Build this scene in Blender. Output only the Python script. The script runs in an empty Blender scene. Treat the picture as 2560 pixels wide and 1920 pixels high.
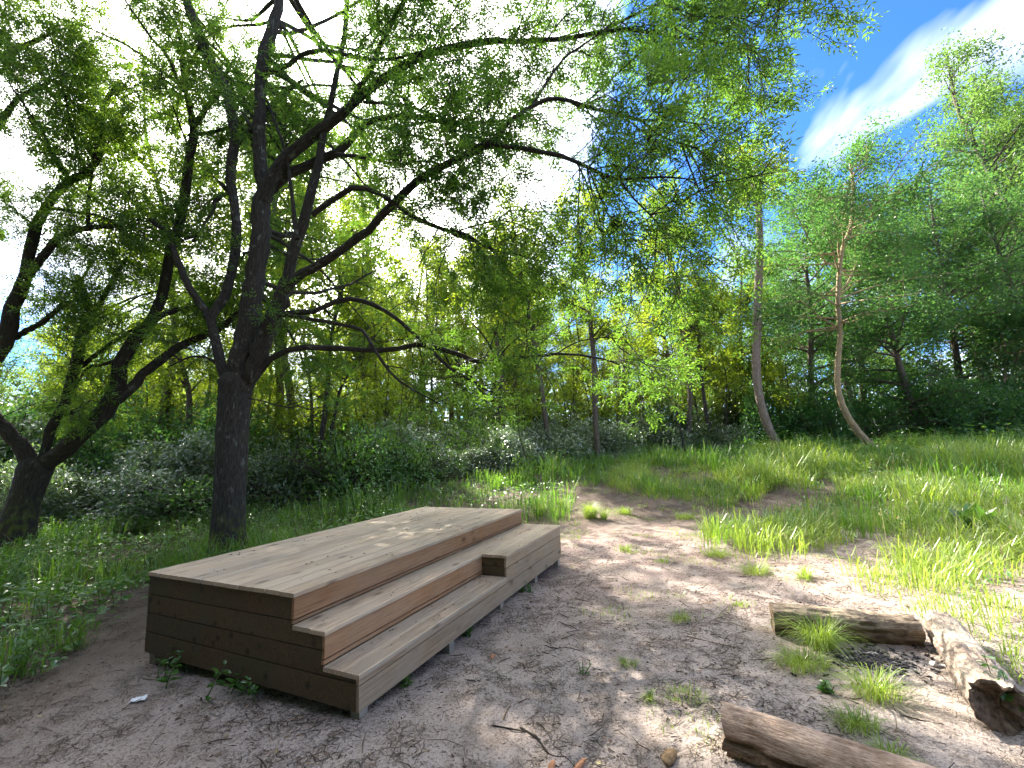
import bpy, math
import numpy as np
from mathutils import Matrix, Vector
rng = np.random.default_rng(11)
SC = bpy.context.scene
COL = SC.collection

# ------------------------------------------------------------------ camera
CAMZ, FPX, PITCH, ROLL = 1.6, 1084.83, 0.14222, 0.04076
cp, sp, cr, sr = math.cos(PITCH), math.sin(PITCH), math.cos(ROLL), math.sin(ROLL)
CF = np.array([0, cp, sp]); _R = np.array([1., 0, 0]); _U = np.array([0, -sp, cp])
CR = cr*_R - sr*_U; CU = sr*_R + cr*_U
cam = bpy.data.cameras.new('camera'); cam.sensor_width = 36; cam.lens = FPX/2560*36
cam.clip_start = 0.05; cam.clip_end = 1000
camo = bpy.data.objects.new('camera', cam); COL.objects.link(camo)
M = Matrix.Identity(4)
for i in range(3):
    M[i][0] = CR[i]; M[i][1] = CU[i]; M[i][2] = -CF[i]
M[2][3] = CAMZ
camo.matrix_world = M
SC.camera = camo

# ------------------------------------------------------------------ light
SUN_EL, SUN_AZ = math.radians(39.3), math.radians(-27.75)      # azimuth from +Y towards +X
SUND = (math.sin(SUN_AZ)*math.cos(SUN_EL), math.cos(SUN_AZ)*math.cos(SUN_EL), math.sin(SUN_EL))
SUN_STRENGTH, SKY_STRENGTH, EXPOSURE = 5.0, 0.10, 2.36
CLOUD = 16.5
sl = bpy.data.lights.new('sun', 'SUN'); sl.energy = SUN_STRENGTH; sl.angle = math.radians(0.55); sl.color = (1, .94, .84)
so = bpy.data.objects.new('sun', sl); COL.objects.link(so)
so.rotation_euler = Vector([-c for c in SUND]).to_track_quat('-Z', 'Y').to_euler()
SC.view_settings.view_transform = 'Standard'; SC.view_settings.look = 'None'
SC.view_settings.exposure = EXPOSURE; SC.view_settings.gamma = 1.0
SC.view_settings.use_curve_mapping = False

class NT:
    def __init__(s, nt): s.nt = nt
    def n(s, t, **kw):
        nd = s.nt.nodes.new(t)
        ins = kw.pop('ins', {})
        for k, v in kw.items(): setattr(nd, k, v)
        for k, v in ins.items():
            sock = nd.inputs[k]
            if isinstance(v, bpy.types.NodeSocket): s.nt.links.new(v, sock)
            else: sock.default_value = v
        return nd
    def math(s, op, a, b=0.0, c=None, clamp=False):
        d = {0: a, 1: b}
        if c is not None: d[2] = c
        return s.n('ShaderNodeMath', operation=op, use_clamp=clamp, ins=d).outputs[0]
    def vmath(s, op, a, b=(0, 0, 0)):
        nd = s.n('ShaderNodeVectorMath', operation=op, ins={0: a, 1: b})
        return nd.outputs['Value'] if op in ('DOT_PRODUCT', 'LENGTH') else nd.outputs[0]
    def mix(s, f, a, b, blend='MIX'):
        nd = s.n('ShaderNodeMix', data_type='RGBA', blend_type=blend)
        for k, v in ((0, f), (6, a), (7, b)):
            if isinstance(v, bpy.types.NodeSocket): s.nt.links.new(v, nd.inputs[k])
            elif k == 0: nd.inputs[0].default_value = v
            else: nd.inputs[k].default_value = (*v, 1) if len(v) == 3 else v
        return nd.outputs[2]
    def noise(s, vec, scale, detail=3, rough=.55, dist=0.0):
        return s.n('ShaderNodeTexNoise', ins={'Vector': vec, 'Scale': scale, 'Detail': detail, 'Roughness': rough, 'Distortion': dist}).outputs[0]
    def ramp(s, fac, stops):
        nd = s.n('ShaderNodeValToRGB', ins={0: fac}); e = nd.color_ramp.elements
        while len(e) < len(stops): e.new(.5)
        for i, (p, c) in enumerate(stops):
            e[i].position = p; e[i].color = (*c, 1) if len(c) == 3 else c
        return nd.outputs[0]
    def map(s, v, a, b, c=0.0, d=1.0):
        return s.n('ShaderNodeMapRange', clamp=True, ins={0: v, 1: a, 2: b, 3: c, 4: d}).outputs[0]
    def link(s, a, b): s.nt.links.new(a, b)

W = bpy.data.worlds.new('World'); SC.world = W; W.use_nodes = True
w = NT(W.node_tree); W.node_tree.nodes.clear()
sky = w.n('ShaderNodeTexSky', sky_type='NISHITA', sun_disc=False, sun_elevation=SUN_EL, sun_rotation=SUN_AZ, altitude=100, air_density=1.0, dust_density=1.2, ozone_density=2.0)
dirv = w.n('ShaderNodeTexCoord').outputs['Generated']
dz = w.n('ShaderNodeSeparateXYZ', ins={0: dirv}).outputs[2]
den = w.math('ADD', w.math('MAXIMUM', dz, 0.0), 0.22)
plan = w.vmath('DIVIDE', dirv, w.n('ShaderNodeCombineXYZ', ins={0: den, 1: den, 2: 1.0}).outputs[0])
pm = w.n('ShaderNodeMapping', ins={'Vector': plan, 'Rotation': (0, 0, math.radians(-32)), 'Scale': (1.0, 0.5, 0.0), 'Location': (4.2, 2.9, 0)}).outputs[0]
n1 = w.noise(pm, 2.5, 5, .55, .35)
n2 = w.noise(pm, 0.8, 3, .5, .2)
cl = w.math('ADD', w.math('MULTIPLY', n1, .6), w.math('MULTIPLY', n2, .5))
sdot = w.vmath('DOT_PRODUCT', dirv, SUND)
near = w.map(sdot, .80, .975)                                   # thin bright cloud veil thickens round the sun
cover = w.map(w.math('ADD', cl, w.math('MULTIPLY', near, .42)), .51, .92)
glow = w.math('POWER', w.math('MAXIMUM', sdot, 0.0), 10.0)
cb = w.math('MULTIPLY', w.math('ADD', w.math('MULTIPLY', glow, 1.3), 0.9), CLOUD)
ccol = w.n('ShaderNodeCombineXYZ', ins={0: cb, 1: w.math('MULTIPLY', cb, .98), 2: w.math('MULTIPLY', cb, .93)}).outputs[0]
skyc = w.mix(1.0, sky.outputs[0], (.19, .41, .75), 'MULTIPLY')
skm = w.mix(cover, skyc, ccol)
bg = w.n('ShaderNodeBackground', ins={'Color': skm, 'Strength': SKY_STRENGTH})
wo = w.n('ShaderNodeOutputWorld'); w.link(bg.outputs[0], wo.inputs[0])

cy = SC.cycles
cy.max_bounces = 6; cy.diffuse_bounces = 4; cy.glossy_bounces = 1; cy.transmission_bounces = 4; cy.transparent_max_bounces = 4
cy.caustics_reflective = False; cy.caustics_refractive = False; cy.sample_clamp_indirect = 5; cy.sample_clamp_direct = 12
cy.use_denoising = True; cy.denoiser = 'OPENIMAGEDENOISE'; cy.use_adaptive_sampling = True; cy.adaptive_threshold = 0.02
SC.render.use_persistent_data = False

# ------------------------------------------------------------------ helpers: pixels of the survey photograph to places in the world
S = 2560/2212.0
def nrm(v): return v/np.maximum(np.linalg.norm(v, axis=-1, keepdims=True), 1e-9)
def smooth(a, b, x):
    t = np.clip((x-a)/(b-a), 0, 1); return t*t*(3-2*t)
def H(x, y):
    x = np.asarray(x, float); y = np.asarray(y, float)
    z = .86*smooth(8.3, 17.5, y + .10*np.maximum(x, 0)) + .25*smooth(20, 45, y)
    z = z + .30*smooth(7.5, 13, -x)*smooth(6, 12, y)
    far = smooth(6.2, 9, np.hypot(x, y-2))
    z = z + .05*far*(np.sin(x*.9+.3)*np.cos(y*.7) + .6*np.sin(x*1.9+y*1.3))
    z = z + .012*(np.sin(x*3.1+y*1.7)+np.sin(x*2.2-y*3.7+1)+.5*np.sin(x*7.3+y*5.1))
    return z
def ray(u, v): return CF + CR*(u-1280)/FPX + CU*(960-v)/FPX
def at(u, v, y):
    d = ray(u, v); return d/d[1]*y + np.array([0, 0, CAMZ])
def atz(u, v, z):
    d = ray(u, v); return d*((z-CAMZ)/d[2]) + np.array([0, 0, CAMZ])
def onground(u, v):
    d = ray(u, v); t = np.arange(.5, 60, .02)
    P = d[None]*t[:, None] + np.array([0, 0, CAMZ])
    k = np.argmax(P[:, 2] < H(P[:, 0], P[:, 1]))
    return P[k] if P[k, 2] < H(P[k, 0], P[k, 1]) else P[-1]
def topix(x, y, z):
    d = np.stack([x, y, z-CAMZ], -1); zz = np.maximum(d@CF, 1e-3)
    return 1280+FPX*(d@CR)/zz, 960-FPX*(d@CU)/zz
def inpoly(px, py, poly):
    r = np.zeros(px.shape, bool); n = len(poly)
    for i in range(n):
        x0, y0 = poly[i]; x1, y1 = poly[(i+1) % n]
        c = ((y0 > py) != (y1 > py)) & (px < (x1-x0)*(py-y0)/((y1-y0) or 1e-9)+x0)
        r ^= c
    return r

# ------------------------------------------------------------------ helpers: meshes
def mk_mesh(name, V, faces, mat, rnd=None, smoothf=False, bark=None):
    me = bpy.data.meshes.new(name)
    V = np.ascontiguousarray(V, np.float32)
    fl = [np.asarray(f, np.int32) for f in faces if len(f)]
    me.vertices.add(len(V)); me.vertices.foreach_set('co', V.ravel())
    loops = np.concatenate([f.ravel() for f in fl]); tot = np.concatenate([np.full(len(f), f.shape[1], np.int32) for f in fl])
    me.loops.add(len(loops)); me.loops.foreach_set('vertex_index', loops)
    me.polygons.add(len(tot))
    me.polygons.foreach_set('loop_start', np.concatenate([[0], np.cumsum(tot)[:-1]]).astype(np.int32))
    me.polygons.foreach_set('loop_total', tot)
    me.polygons.foreach_set('use_smooth', np.full(len(tot), bool(smoothf)))
    if rnd is not None:
        a = me.attributes.new('rnd', 'FLOAT', 'POINT'); a.data.foreach_set('value', np.ascontiguousarray(rnd, np.float32))
    if bark is not None:
        a = me.attributes.new('bark', 'FLOAT_VECTOR', 'POINT'); a.data.foreach_set('vector', np.ascontiguousarray(bark, np.float32).ravel())
    me.update(calc_edges=True)
    me.materials.append(mat)
    return me
def link(name, me, parent=None, loc=None, rotz=0):
    o = bpy.data.objects.new(name, me); COL.objects.link(o)
    if parent is not None: o.parent = parent
    if loc is not None: o.location = tuple(float(c) for c in loc)
    if rotz: o.rotation_euler = (0, 0, rotz)
    return o
def tag(o, label=None, cat=None, group=None, kind=None):
    if label: o['label'] = label
    if cat: o['category'] = cat
    if group: o['group'] = group
    if kind: o['kind'] = kind
    return o
def empty(name, loc, rotz=0): return link(name, None, None, loc, rotz)

def tubes(P, R, sides=5, cap=False):
    """P (N,n,3) centre lines, R (N,n) radii -> verts, quads, bark coords"""
    N, n, _ = P.shape
    T = np.gradient(P, axis=1); T = nrm(T)
    ref = np.where(np.abs(T.mean(1)[:, 2:3]) > .8, np.array([[1., .13, 0]]), np.array([[.1, .05, 1.]]))[:, None, :]
    A = nrm(np.cross(T, ref)); B = np.cross(T, A)
    th = np.arange(sides)/sides*2*np.pi
    c, s = np.cos(th), np.sin(th)
    V = P[:, :, None, :] + R[:, :, None, None]*(A[:, :, None, :]*c[None, None, :, None] + B[:, :, None, :]*s[None, None, :, None])
    ln = np.concatenate([np.zeros((N, 1)), np.cumsum(np.linalg.norm(np.diff(P, axis=1), axis=2), 1)], 1) + rng.uniform(0, 50, (N, 1))
    rr = R.max(1)[:, None, None]
    bk = np.stack([np.broadcast_to(c[None, None]*rr, (N, n, sides)), np.broadcast_to(s[None, None]*rr, (N, n, sides)), np.broadcast_to(ln[:, :, None], (N, n, sides))], -1)
    base = (np.arange(N)*n*sides)[:, None, None] + (np.arange(n-1)*sides)[None, :, None]
    k = np.arange(sides)[None, None, :]; k2 = (k+1) % sides
    F = np.stack([base+k, base+k2, base+sides+k2, base+sides+k], -1).reshape(-1, 4)
    return V.reshape(-1, 3), F, bk.reshape(-1, 3)
class Acc:
    def __init__(s): s.V, s.Q, s.T, s.X, s.n = [], [], [], [], 0
    def add(s, V, Q=None, T=None, X=None):
        s.V.append(V)
        if Q is not None and len(Q): s.Q.append(np.asarray(Q)+s.n)
        if T is not None and len(T): s.T.append(np.asarray(T)+s.n)
        if X is not None: s.X.append(X)
        s.n += len(V)
    def faces(s):
        f = []
        if s.Q: f.append(np.concatenate(s.Q))
        if s.T: f.append(np.concatenate(s.T))
        return f
    def verts(s): return np.concatenate(s.V)
    def ext(s): return np.concatenate(s.X)
def resample(pts, n):
    """pts (k,4) control points x,y,z,r -> smooth (n,4)"""
    p = np.asarray(pts, float); k = len(p)
    if k == 2: p = np.array([p[0], (p[0]+p[1])/2, p[1]]); k = 3
    ext = np.vstack([2*p[0]-p[1], p, 2*p[-1]-p[-2]]); out = []
    for i in range(k-1):
        a, b, c, d = ext[i:i+4]; t = np.linspace(0, 1, 12, endpoint=False)[:, None]
        out.append(.5*((2*b)+(-a+c)*t+(2*a-5*b+4*c-d)*t**2+(-a+3*b-3*c+d)*t**3))
    out = np.vstack(out+[p[-1:]])
    L = np.concatenate([[0], np.cumsum(np.linalg.norm(np.diff(out[:, :3], axis=0), axis=1))])
    q = np.linspace(0, L[-1], n)
    r = np.stack([np.interp(q, L, out[:, j]) for j in range(4)], 1); r[:, 3] = np.maximum(r[:, 3], .002)
    return r
def grow(o, d, L, n, wig=.15, droop=0.0):
    P = [o]; d = nrm(d); L = np.asarray(L)[:, None]
    for k in range(n-1):
        d = nrm(d + rng.normal(0, wig, d.shape) + np.array([0, 0, droop]))
        P.append(P[-1]+d*L/(n-1))
    return np.stack(P, 1)
def spawn(P, N, tmin=.2, tmax=1.0, wts=None):
    """N random points on the centre lines P -> origin, tangent, t, line index"""
    nl, n, _ = P.shape
    ln = np.linalg.norm(np.diff(P, axis=1), axis=2).sum(1)
    if wts is not None: ln = ln*wts
    idx = rng.choice(nl, N, p=ln/ln.sum()); t = rng.uniform(tmin, tmax, N)
    f = t*(n-1); i = np.minimum(f.astype(int), n-2); a = (f-i)[:, None]
    return P[idx, i]*(1-a)+P[idx, i+1]*a, nrm(P[idx, i+1]-P[idx, i]), t, idx
def perp(T):
    r = rng.normal(0, 1, T.shape); r -= (r*T).sum(-1, keepdims=True)*T
    return nrm(r)
# leaf templates: verts (k,3) along +X, faces
def tmpl_ash(pairs=3):
    V, Q = [], []
    def leaflet(x, ang, l, w):
        c, s = math.cos(ang), math.sin(ang); k = len(V)
        for (a, b, z) in ((0, 0, 0), (.42*l, w, .02), (l, 0, -.05), (.42*l, -w, .02)):
            V.append((x+a*c-b*s, a*s+b*c, z*l*3))
        Q.append((k, k+1, k+2, k+3))
    for i in range(pairs):
        x = .22+.62*i/(pairs-.5)
        l = .48*(1-.12*i)
        leaflet(x, .95, l, .074); leaflet(x, -.95, l, .074)
    leaflet(.88, 0, .44, .068)
    return np.array(V), np.array(Q)
TM_ASH = tmpl_ash(2)
TM_LEAF = (np.array([(0, 0, 0), (.35, .26, .05), (.72, .2, .02), (1, 0, -.1), (.72, -.2, .02), (.35, -.26, .05)]), np.array([(0, 3, 2, 1), (0, 5, 4, 3)]))
TM_DIA = (np.array([(0, 0, 0), (.45, .24, .04), (1, 0, -.06), (.45, -.24, .04)]), np.array([(0, 1, 2, 3)]))
def tm_tri():
    V, Q = [], []
    for ang, x in ((0, .35), (1.25, .3), (-1.25, .3)):
        c, s = math.cos(ang), math.sin(ang); k = len(V)
        for a, b, z in TM_LEAF[0]*np.array([.65, .75, .7]): V.append((x+a*c-b*s, a*s+b*c, z))
        Q += [tuple(q+k for q in f) for f in TM_LEAF[1]]
    return np.array(V), np.array(Q)
TM_TRI = tm_tri()
def leaves(tm, O, X, Nn, size):
    """place the template at origins O along X with normal about Nn"""
    tv, tf = tm; X = nrm(X); Y = nrm(np.cross(Nn, X)); Z = np.cross(X, Y); N = len(O); k = len(tv)
    s = np.asarray(size)[:, None, None]
    V = O[:, None]+s*(X[:, None]*tv[None, :, :1]+Y[:, None]*tv[None, :, 1:2]+Z[:, None]*tv[None, :, 2:])
    F = (np.arange(N)*k)[:, None, None]+tf[None]
    return V.reshape(-1, 3), F.reshape(-1, tf.shape[1]), np.repeat(rng.uniform(0, 1, N), k)
UP = np.array([0, 0, 1.])

# ------------------------------------------------------------------ materials
def mat(name):
    m = bpy.data.materials.new(name); m.use_nodes = True; m.node_tree.nodes.clear(); return m, NT(m.node_tree)
def out(n, sh): n.link(sh, n.n('ShaderNodeOutputMaterial').inputs[0])
def leafmat(name, dark, light, trans, tfac=.45, gloss=.05, rough=.35, straw=None):
    m, n = mat(name)
    r = n.n('ShaderNodeAttribute', attribute_name='rnd').outputs['Fac']
    pos = n.n('ShaderNodeNewGeometry').outputs['Position']
    big = n.noise(pos, .9, 2)
    f = n.math('ADD', n.math('MULTIPLY', r, .6), n.math('MULTIPLY', n.map(big, .3, .7), .4))
    c = n.ramp(f, [(0, dark), (.55, [(a+b)/2 for a, b in zip(dark, light)]), (1, light)])
    if straw is not None:
        sf = n.map(n.noise(n.n('ShaderNodeCombineXYZ', ins={0: n.math('MULTIPLY', r, 913.0)}).outputs[0], 1.0, 0), .68, .71)
        c = n.mix(sf, c, straw)
    tc = n.mix(.75, c, trans, 'MIX')
    if straw is not None: tc = n.mix(sf, tc, [k*.8 for k in straw])
    tc = n.mix(f, n.mix(1.0, tc, (.7, .75, .6), 'MULTIPLY'), tc)
    d = n.n('ShaderNodeBsdfDiffuse', ins={'Color': c}); t = n.n('ShaderNodeBsdfTranslucent', ins={'Color': tc})
    mx = n.n('ShaderNodeMixShader', ins={0: tfac, 1: d.outputs[0], 2: t.outputs[0]})
    g = n.n('ShaderNodeBsdfGlossy', ins={'Color': (1, 1, 1, 1), 'Roughness': rough})
    lw = n.n('ShaderNodeLayerWeight', ins={'Blend': .25}).outputs['Facing']
    gf = n.math('ADD', n.math('MULTIPLY', n.math('POWER', lw, 3.0), gloss*3), gloss)
    mx2 = n.n('ShaderNodeMixShader', ins={0: gf, 1: mx.outputs[0], 2: g.outputs[0]})
    out(n, mx2.outputs[0]); return m
def barkmat(name, c1, c2, lichen=(.33, .37, .31), lich=.35, mosszone=None, scale=1.0, bump=.6):
    m, n = mat(name)
    b = n.n('ShaderNodeAttribute', attribute_name='bark').outputs['Vector']
    st = n.vmath('MULTIPLY', b, (1, 1, .22))
    n1 = n.noise(st, 38*scale, 5, .65, .6); n2 = n.noise(b, 7*scale, 3); n3 = n.noise(b, 90*scale, 2)
    c = n.mix(n.map(n1, .35, .68), c1, c2)
    c = n.mix(n.math('MULTIPLY', n.map(n2, .60, .68), n.map(n1, .4, .6)), c, lichen) if lich else c
    pos = n.n('ShaderNodeNewGeometry').outputs['Position']
    if mosszone:
        z = n.n('ShaderNodeSeparateXYZ', ins={0: pos}).outputs[2]
        mz = n.math('MULTIPLY', n.map(z, mosszone, mosszone*.2), n.map(n2, .45, .6))
        c = n.mix(mz, c, (.10, .12, .02))
    h = n.math('ADD', n1, n.math('MULTIPLY', n3, .3))
    bp = n.n('ShaderNodeBump', ins={'Height': h, 'Strength': bump, 'Distance': .03})
    p = n.n('ShaderNodeBsdfPrincipled', ins={'Base Color': c, 'Roughness': .9, 'Normal': bp.outputs[0], 'Specular IOR Level': .2})
    out(n, p.outputs[0]); return m
def woodmat(name, c1, c2, c3, grey=None, gf=.4, knots=True):
    m, n = mat(name)
    oc = n.n('ShaderNodeTexCoord').outputs['Object']
    rnd = n.n('ShaderNodeObjectInfo').outputs['Random']
    off = n.n('ShaderNodeCombineXYZ', ins={0: n.math('MULTIPLY', rnd, 37.0), 1: n.math('MULTIPLY', rnd, 91.0), 2: n.math('MULTIPLY', rnd, 13.0)}).outputs[0]
    v = n.vmath('ADD', oc, off)
    vs = n.vmath('MULTIPLY', v, (.9, 14, 14))
    g1 = n.noise(vs, 3.0, 5, .6, 1.2); g2 = n.noise(n.vmath('MULTIPLY', v, (4, 120, 120)), 1.0, 3, .6); g3 = n.noise(n.vmath('MULTIPLY', v, (.7, 3, 3)), 1.0, 3)
    c = n.mix(n.map(g1, .36, .66), c1, c2)
    c = n.mix(n.map(g3, .45, .72), c, c3)
    c = n.mix(n.math('MULTIPLY', n.map(g2, .46, .70), .6), c, [k*.48 for k in c1])
    c = n.mix(n.math('MULTIPLY', n.map(n.noise(n.vmath('MULTIPLY', v, (1.6, 30, 30)), 1.0, 4, .7, .8), .56, .66), .55), c, [k*.45 for k in c1])
    if grey is not None:
        c = n.mix(n.math('MULTIPLY', n.map(n.noise(v, 5.5, 5, .7), .56, .72), .32), c, [k*.5 for k in grey])
        c = n.mix(n.math('MULTIPLY', n.map(n.noise(v, 2.2, 4, .6), .38, .62), gf), c, grey)
    if knots:
        vk = n.vmath('MULTIPLY', v, (4.0, 9, 9))
        vo = n.n('ShaderNodeTexVoronoi', feature='F1', ins={'Vector': vk, 'Scale': 1.0, 'Randomness': 1.0})
        sel = n.n('ShaderNodeSeparateColor', ins={0: vo.outputs['Color']}).outputs[0]
        kd = n.math('MULTIPLY', n.map(vo.outputs['Distance'], .30, .08), n.map(sel, .66, .70))
        c = n.mix(n.math('MULTIPLY', kd, .8), c, [k*.28 for k in c1])
    bri = n.math('ADD', .80, n.math('MULTIPLY', rnd, .36))
    c = n.mix(1.0, c, n.n('ShaderNodeCombineColor', ins={0: bri, 1: bri, 2: bri}).outputs[0], 'MULTIPLY')
    bp = n.n('ShaderNodeBump', ins={'Height': n.math('ADD', g1, g2), 'Strength': .25, 'Distance': .004})
    p = n.n('ShaderNodeBsdfPrincipled', ins={'Base Color': c, 'Roughness': .72, 'Normal': bp.outputs[0], 'Specular IOR Level': .3})
    out(n, p.outputs[0]); return m
def plainmat(name, col, rough=.8, noise=0.3, scale=20, bump=.3):
    m, n = mat(name)
    pos = n.n('ShaderNodeNewGeometry').outputs['Position']
    nn = n.noise(pos, scale, 4)
    c = n.mix(n.map(nn, .3, .7), [k*(1-noise) for k in col], [min(1, k*(1+noise)) for k in col])
    bp = n.n('ShaderNodeBump', ins={'Height': nn, 'Strength': bump, 'Distance': .01})
    p = n.n('ShaderNodeBsdfPrincipled', ins={'Base Color': c, 'Roughness': rough, 'Normal': bp.outputs[0], 'Specular IOR Level': .25})
    out(n, p.outputs[0]); return m
def rndmat(name, stops, rough=.85):
    m, n = mat(name)
    r = n.n('ShaderNodeAttribute', attribute_name='rnd').outputs['Fac']
    c = n.ramp(r, stops)
    p = n.n('ShaderNodeBsdfPrincipled', ins={'Base Color': c, 'Roughness': rough, 'Specular IOR Level': .25})
    out(n, p.outputs[0]); return m

M_ASH = leafmat('ash_leaf', (.030, .100, .022), (.095, .185, .030), (.25, .47, .04), .55, .03)
M_LEFT = leafmat('left_leaf', (.032, .105, .026), (.100, .185, .028), (.28, .47, .03), .56, .03)
M_YOUNG = leafmat('young_leaf', (.065, .130, .018), (.165, .225, .026), (.42, .54, .03), .58, .02)
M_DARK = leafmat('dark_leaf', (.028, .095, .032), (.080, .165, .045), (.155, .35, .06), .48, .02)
M_TALL = leafmat('tall_leaf', (.040, .105, .030), (.105, .185, .048), (.22, .38, .06), .48, .02)
M_BRAM = leafmat('bramble_leaf', (.045, .110, .034), (.19, .265, .105), (.22, .36, .07), .42, .15, .32)
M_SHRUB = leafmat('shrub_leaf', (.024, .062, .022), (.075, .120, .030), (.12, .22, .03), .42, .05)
M_BROWN = leafmat('brown_leaf', (.050, .026, .020), (.095, .050, .034), (.10, .05, .03), .3, .03)
M_WEED = leafmat('weed_leaf', (.040, .135, .020), (.105, .240, .030), (.20, .42, .03), .45, .06)
M_GRASS = leafmat('grass_blade', (.120, .225, .018), (.340, .450, .070), (.48, .62, .06), .50, .06, .4, (.40, .34, .17))
M_SHADEGRASS = leafmat('fresh_grass_blade', (.050, .150, .018), (.150, .285, .030), (.28, .52, .035), .48, .05, .4, (.30, .26, .12))
B_MAIN = barkmat('main_bark', (.026, .023, .021), (.078, .069, .061), (.15, .17, .15), 1, .9)
B_LEFT = barkmat('left_bark', (.024, .020, .017), (.068, .057, .046), (.11, .13, .10), 1, 1.2)
B_POLE = barkmat('pole_bark', (.055, .045, .036), (.145, .118, .092), (.18, .19, .14), 1)
B_PALE = barkmat('pale_bark', (.20, .145, .085), (.42, .32, .19), (.33, .30, .2), 1)
B_DEAD = barkmat('dead_bark', (.10, .078, .062), (.30, .235, .185), (.3, .28, .23), 1)
B_TWIG = barkmat('twig_bark', (.030, .023, .018), (.075, .058, .045), lich=0, bump=.2)

# ------------------------------------------------------------------ ground
BARE = [(S*a, S*b) for a, b in [(-400, 1560), (60, 1500), (160, 1420), (235, 1345), (330, 1290), (600, 1240), (900, 1160), (1125, 1128), (1215, 1135), (1245, 1090),
        (1195, 1040), (1290, 1052), (1450, 1080), (1580, 1098), (1690, 1052), (1860, 1050), (1790, 1085), (1640, 1125), (1520, 1160), (1500, 1185), (1640, 1205), (1880, 1188),
        (1930, 1225), (1790, 1245), (1880, 1290), (2010, 1330), (2120, 1440), (2180, 1540), (2260, 1640), (2500, 1900), (-400, 1900)]]
def bareness(x, y):
    u, v = topix(x, y, H(x, y))
    j = rng.normal(0, 1, (2, *np.shape(x)))
    return inpoly(u+j[0]*9, v+j[1]*6, BARE) | (y < 1.4)
def axis_pts(lo, hi, fine, flo, fhi, g=1.16):
    a = list(np.arange(flo, fhi, fine)); st = fine
    p = flo
    left = []
    while p > lo: st *= g; p -= st; left.append(p)
    st = fine; p = a[-1]; right = []
    while p < hi: st *= g; p += st; right.append(p)
    return np.array(left[::-1]+a+right)
gx = axis_pts(-160, 160, .055, -5, 6.5); gy = axis_pts(-60, 220, .055, .9, 9.0)
GX, GY = np.meshgrid(gx, gy)
ash_c = atz(1890*S, 1432*S, 0)
GZ = H(GX, GY)
fine = smooth(11, 6, np.hypot(GX-1, GY-4))
GZ = GZ + fine*rng.normal(0, .0035, GZ.shape)
nx, ny = len(gx), len(gy)
ii = (np.arange(ny-1)[:, None]*nx+np.arange(nx-1)[None]).ravel()
GF = np.stack([ii, ii+1, ii+nx+1, ii+nx], 1)
m_ground, n = mat('soil')
pos = n.n('ShaderNodeNewGeometry').outputs['Position']
wob = n.n('ShaderNodeTexNoise', ins={'Vector': pos, 'Scale': 6.0, 'Detail': 3}).outputs['Color']
pw = n.vmath('ADD', pos, n.vmath('MULTIPLY', wob, (.05, .05, 0)))
pw = n.vmath('MULTIPLY', pw, (1, 1, .15))
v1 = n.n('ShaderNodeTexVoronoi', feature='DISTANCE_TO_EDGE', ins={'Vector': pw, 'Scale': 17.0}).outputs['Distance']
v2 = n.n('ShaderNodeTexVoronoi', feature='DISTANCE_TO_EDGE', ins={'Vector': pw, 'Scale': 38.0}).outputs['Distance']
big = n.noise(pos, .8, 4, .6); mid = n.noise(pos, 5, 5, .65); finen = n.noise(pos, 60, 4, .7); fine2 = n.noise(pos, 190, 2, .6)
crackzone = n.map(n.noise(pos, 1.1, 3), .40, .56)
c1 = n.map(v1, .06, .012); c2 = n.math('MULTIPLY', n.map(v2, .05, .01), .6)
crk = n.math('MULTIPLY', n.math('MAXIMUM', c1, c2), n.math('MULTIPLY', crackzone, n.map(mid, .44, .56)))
col = n.mix(n.map(big, .35, .68), (.37, .305, .262), (.46, .385, .338))
col = n.mix(n.map(mid, .46, .68), col, (.30, .235, .185))
col = n.mix(n.math('MULTIPLY', n.map(finen, .50, .62), .8), col, (.115, .085, .065))
col = n.mix(n.math('MULTIPLY', n.map(fine2, .54, .66), .6), col, (.56, .48, .41))
col = n.mix(n.math('MULTIPLY', crk, .75), col, (.045, .034, .026))  # shadow inside the cracks, painted into the soil colour
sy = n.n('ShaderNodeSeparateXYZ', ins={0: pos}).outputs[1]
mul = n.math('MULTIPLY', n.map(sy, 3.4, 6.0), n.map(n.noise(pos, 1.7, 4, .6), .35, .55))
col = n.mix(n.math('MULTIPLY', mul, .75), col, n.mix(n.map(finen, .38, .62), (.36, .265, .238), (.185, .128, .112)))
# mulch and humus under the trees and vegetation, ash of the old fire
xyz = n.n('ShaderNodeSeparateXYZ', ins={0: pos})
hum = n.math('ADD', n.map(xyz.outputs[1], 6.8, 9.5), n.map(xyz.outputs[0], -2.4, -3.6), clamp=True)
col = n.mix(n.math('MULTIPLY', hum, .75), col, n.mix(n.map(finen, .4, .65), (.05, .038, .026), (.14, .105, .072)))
ad = n.vmath('LENGTH', n.vmath('MULTIPLY', n.vmath('SUBTRACT', pos, (float(ash_c[0]), float(ash_c[1]), 0)), (1, 1.5, 0)))
am = n.map(n.math('ADD', ad, n.math('MULTIPLY', n.math('SUBTRACT', mid, .5), .45)), .48, .20)
col = n.mix(n.math('MULTIPLY', am, .9), col, n.mix(n.map(finen, .45, .6), (.022, .021, .024), (.24, .235, .25)))
hh = n.math('ADD', n.math('MULTIPLY', crk, -1.6), n.math('ADD', n.math('MULTIPLY', finen, .9), n.math('MULTIPLY', mid, 1.2)))
hh = n.math('ADD', hh, n.math('MULTIPLY', fine2, .35))
bp = n.n('ShaderNodeBump', ins={'Height': hh, 'Strength': .9, 'Distance': .016})
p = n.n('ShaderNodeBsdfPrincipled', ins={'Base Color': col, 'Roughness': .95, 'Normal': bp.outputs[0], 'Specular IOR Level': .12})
out(n, p.outputs[0])
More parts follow.
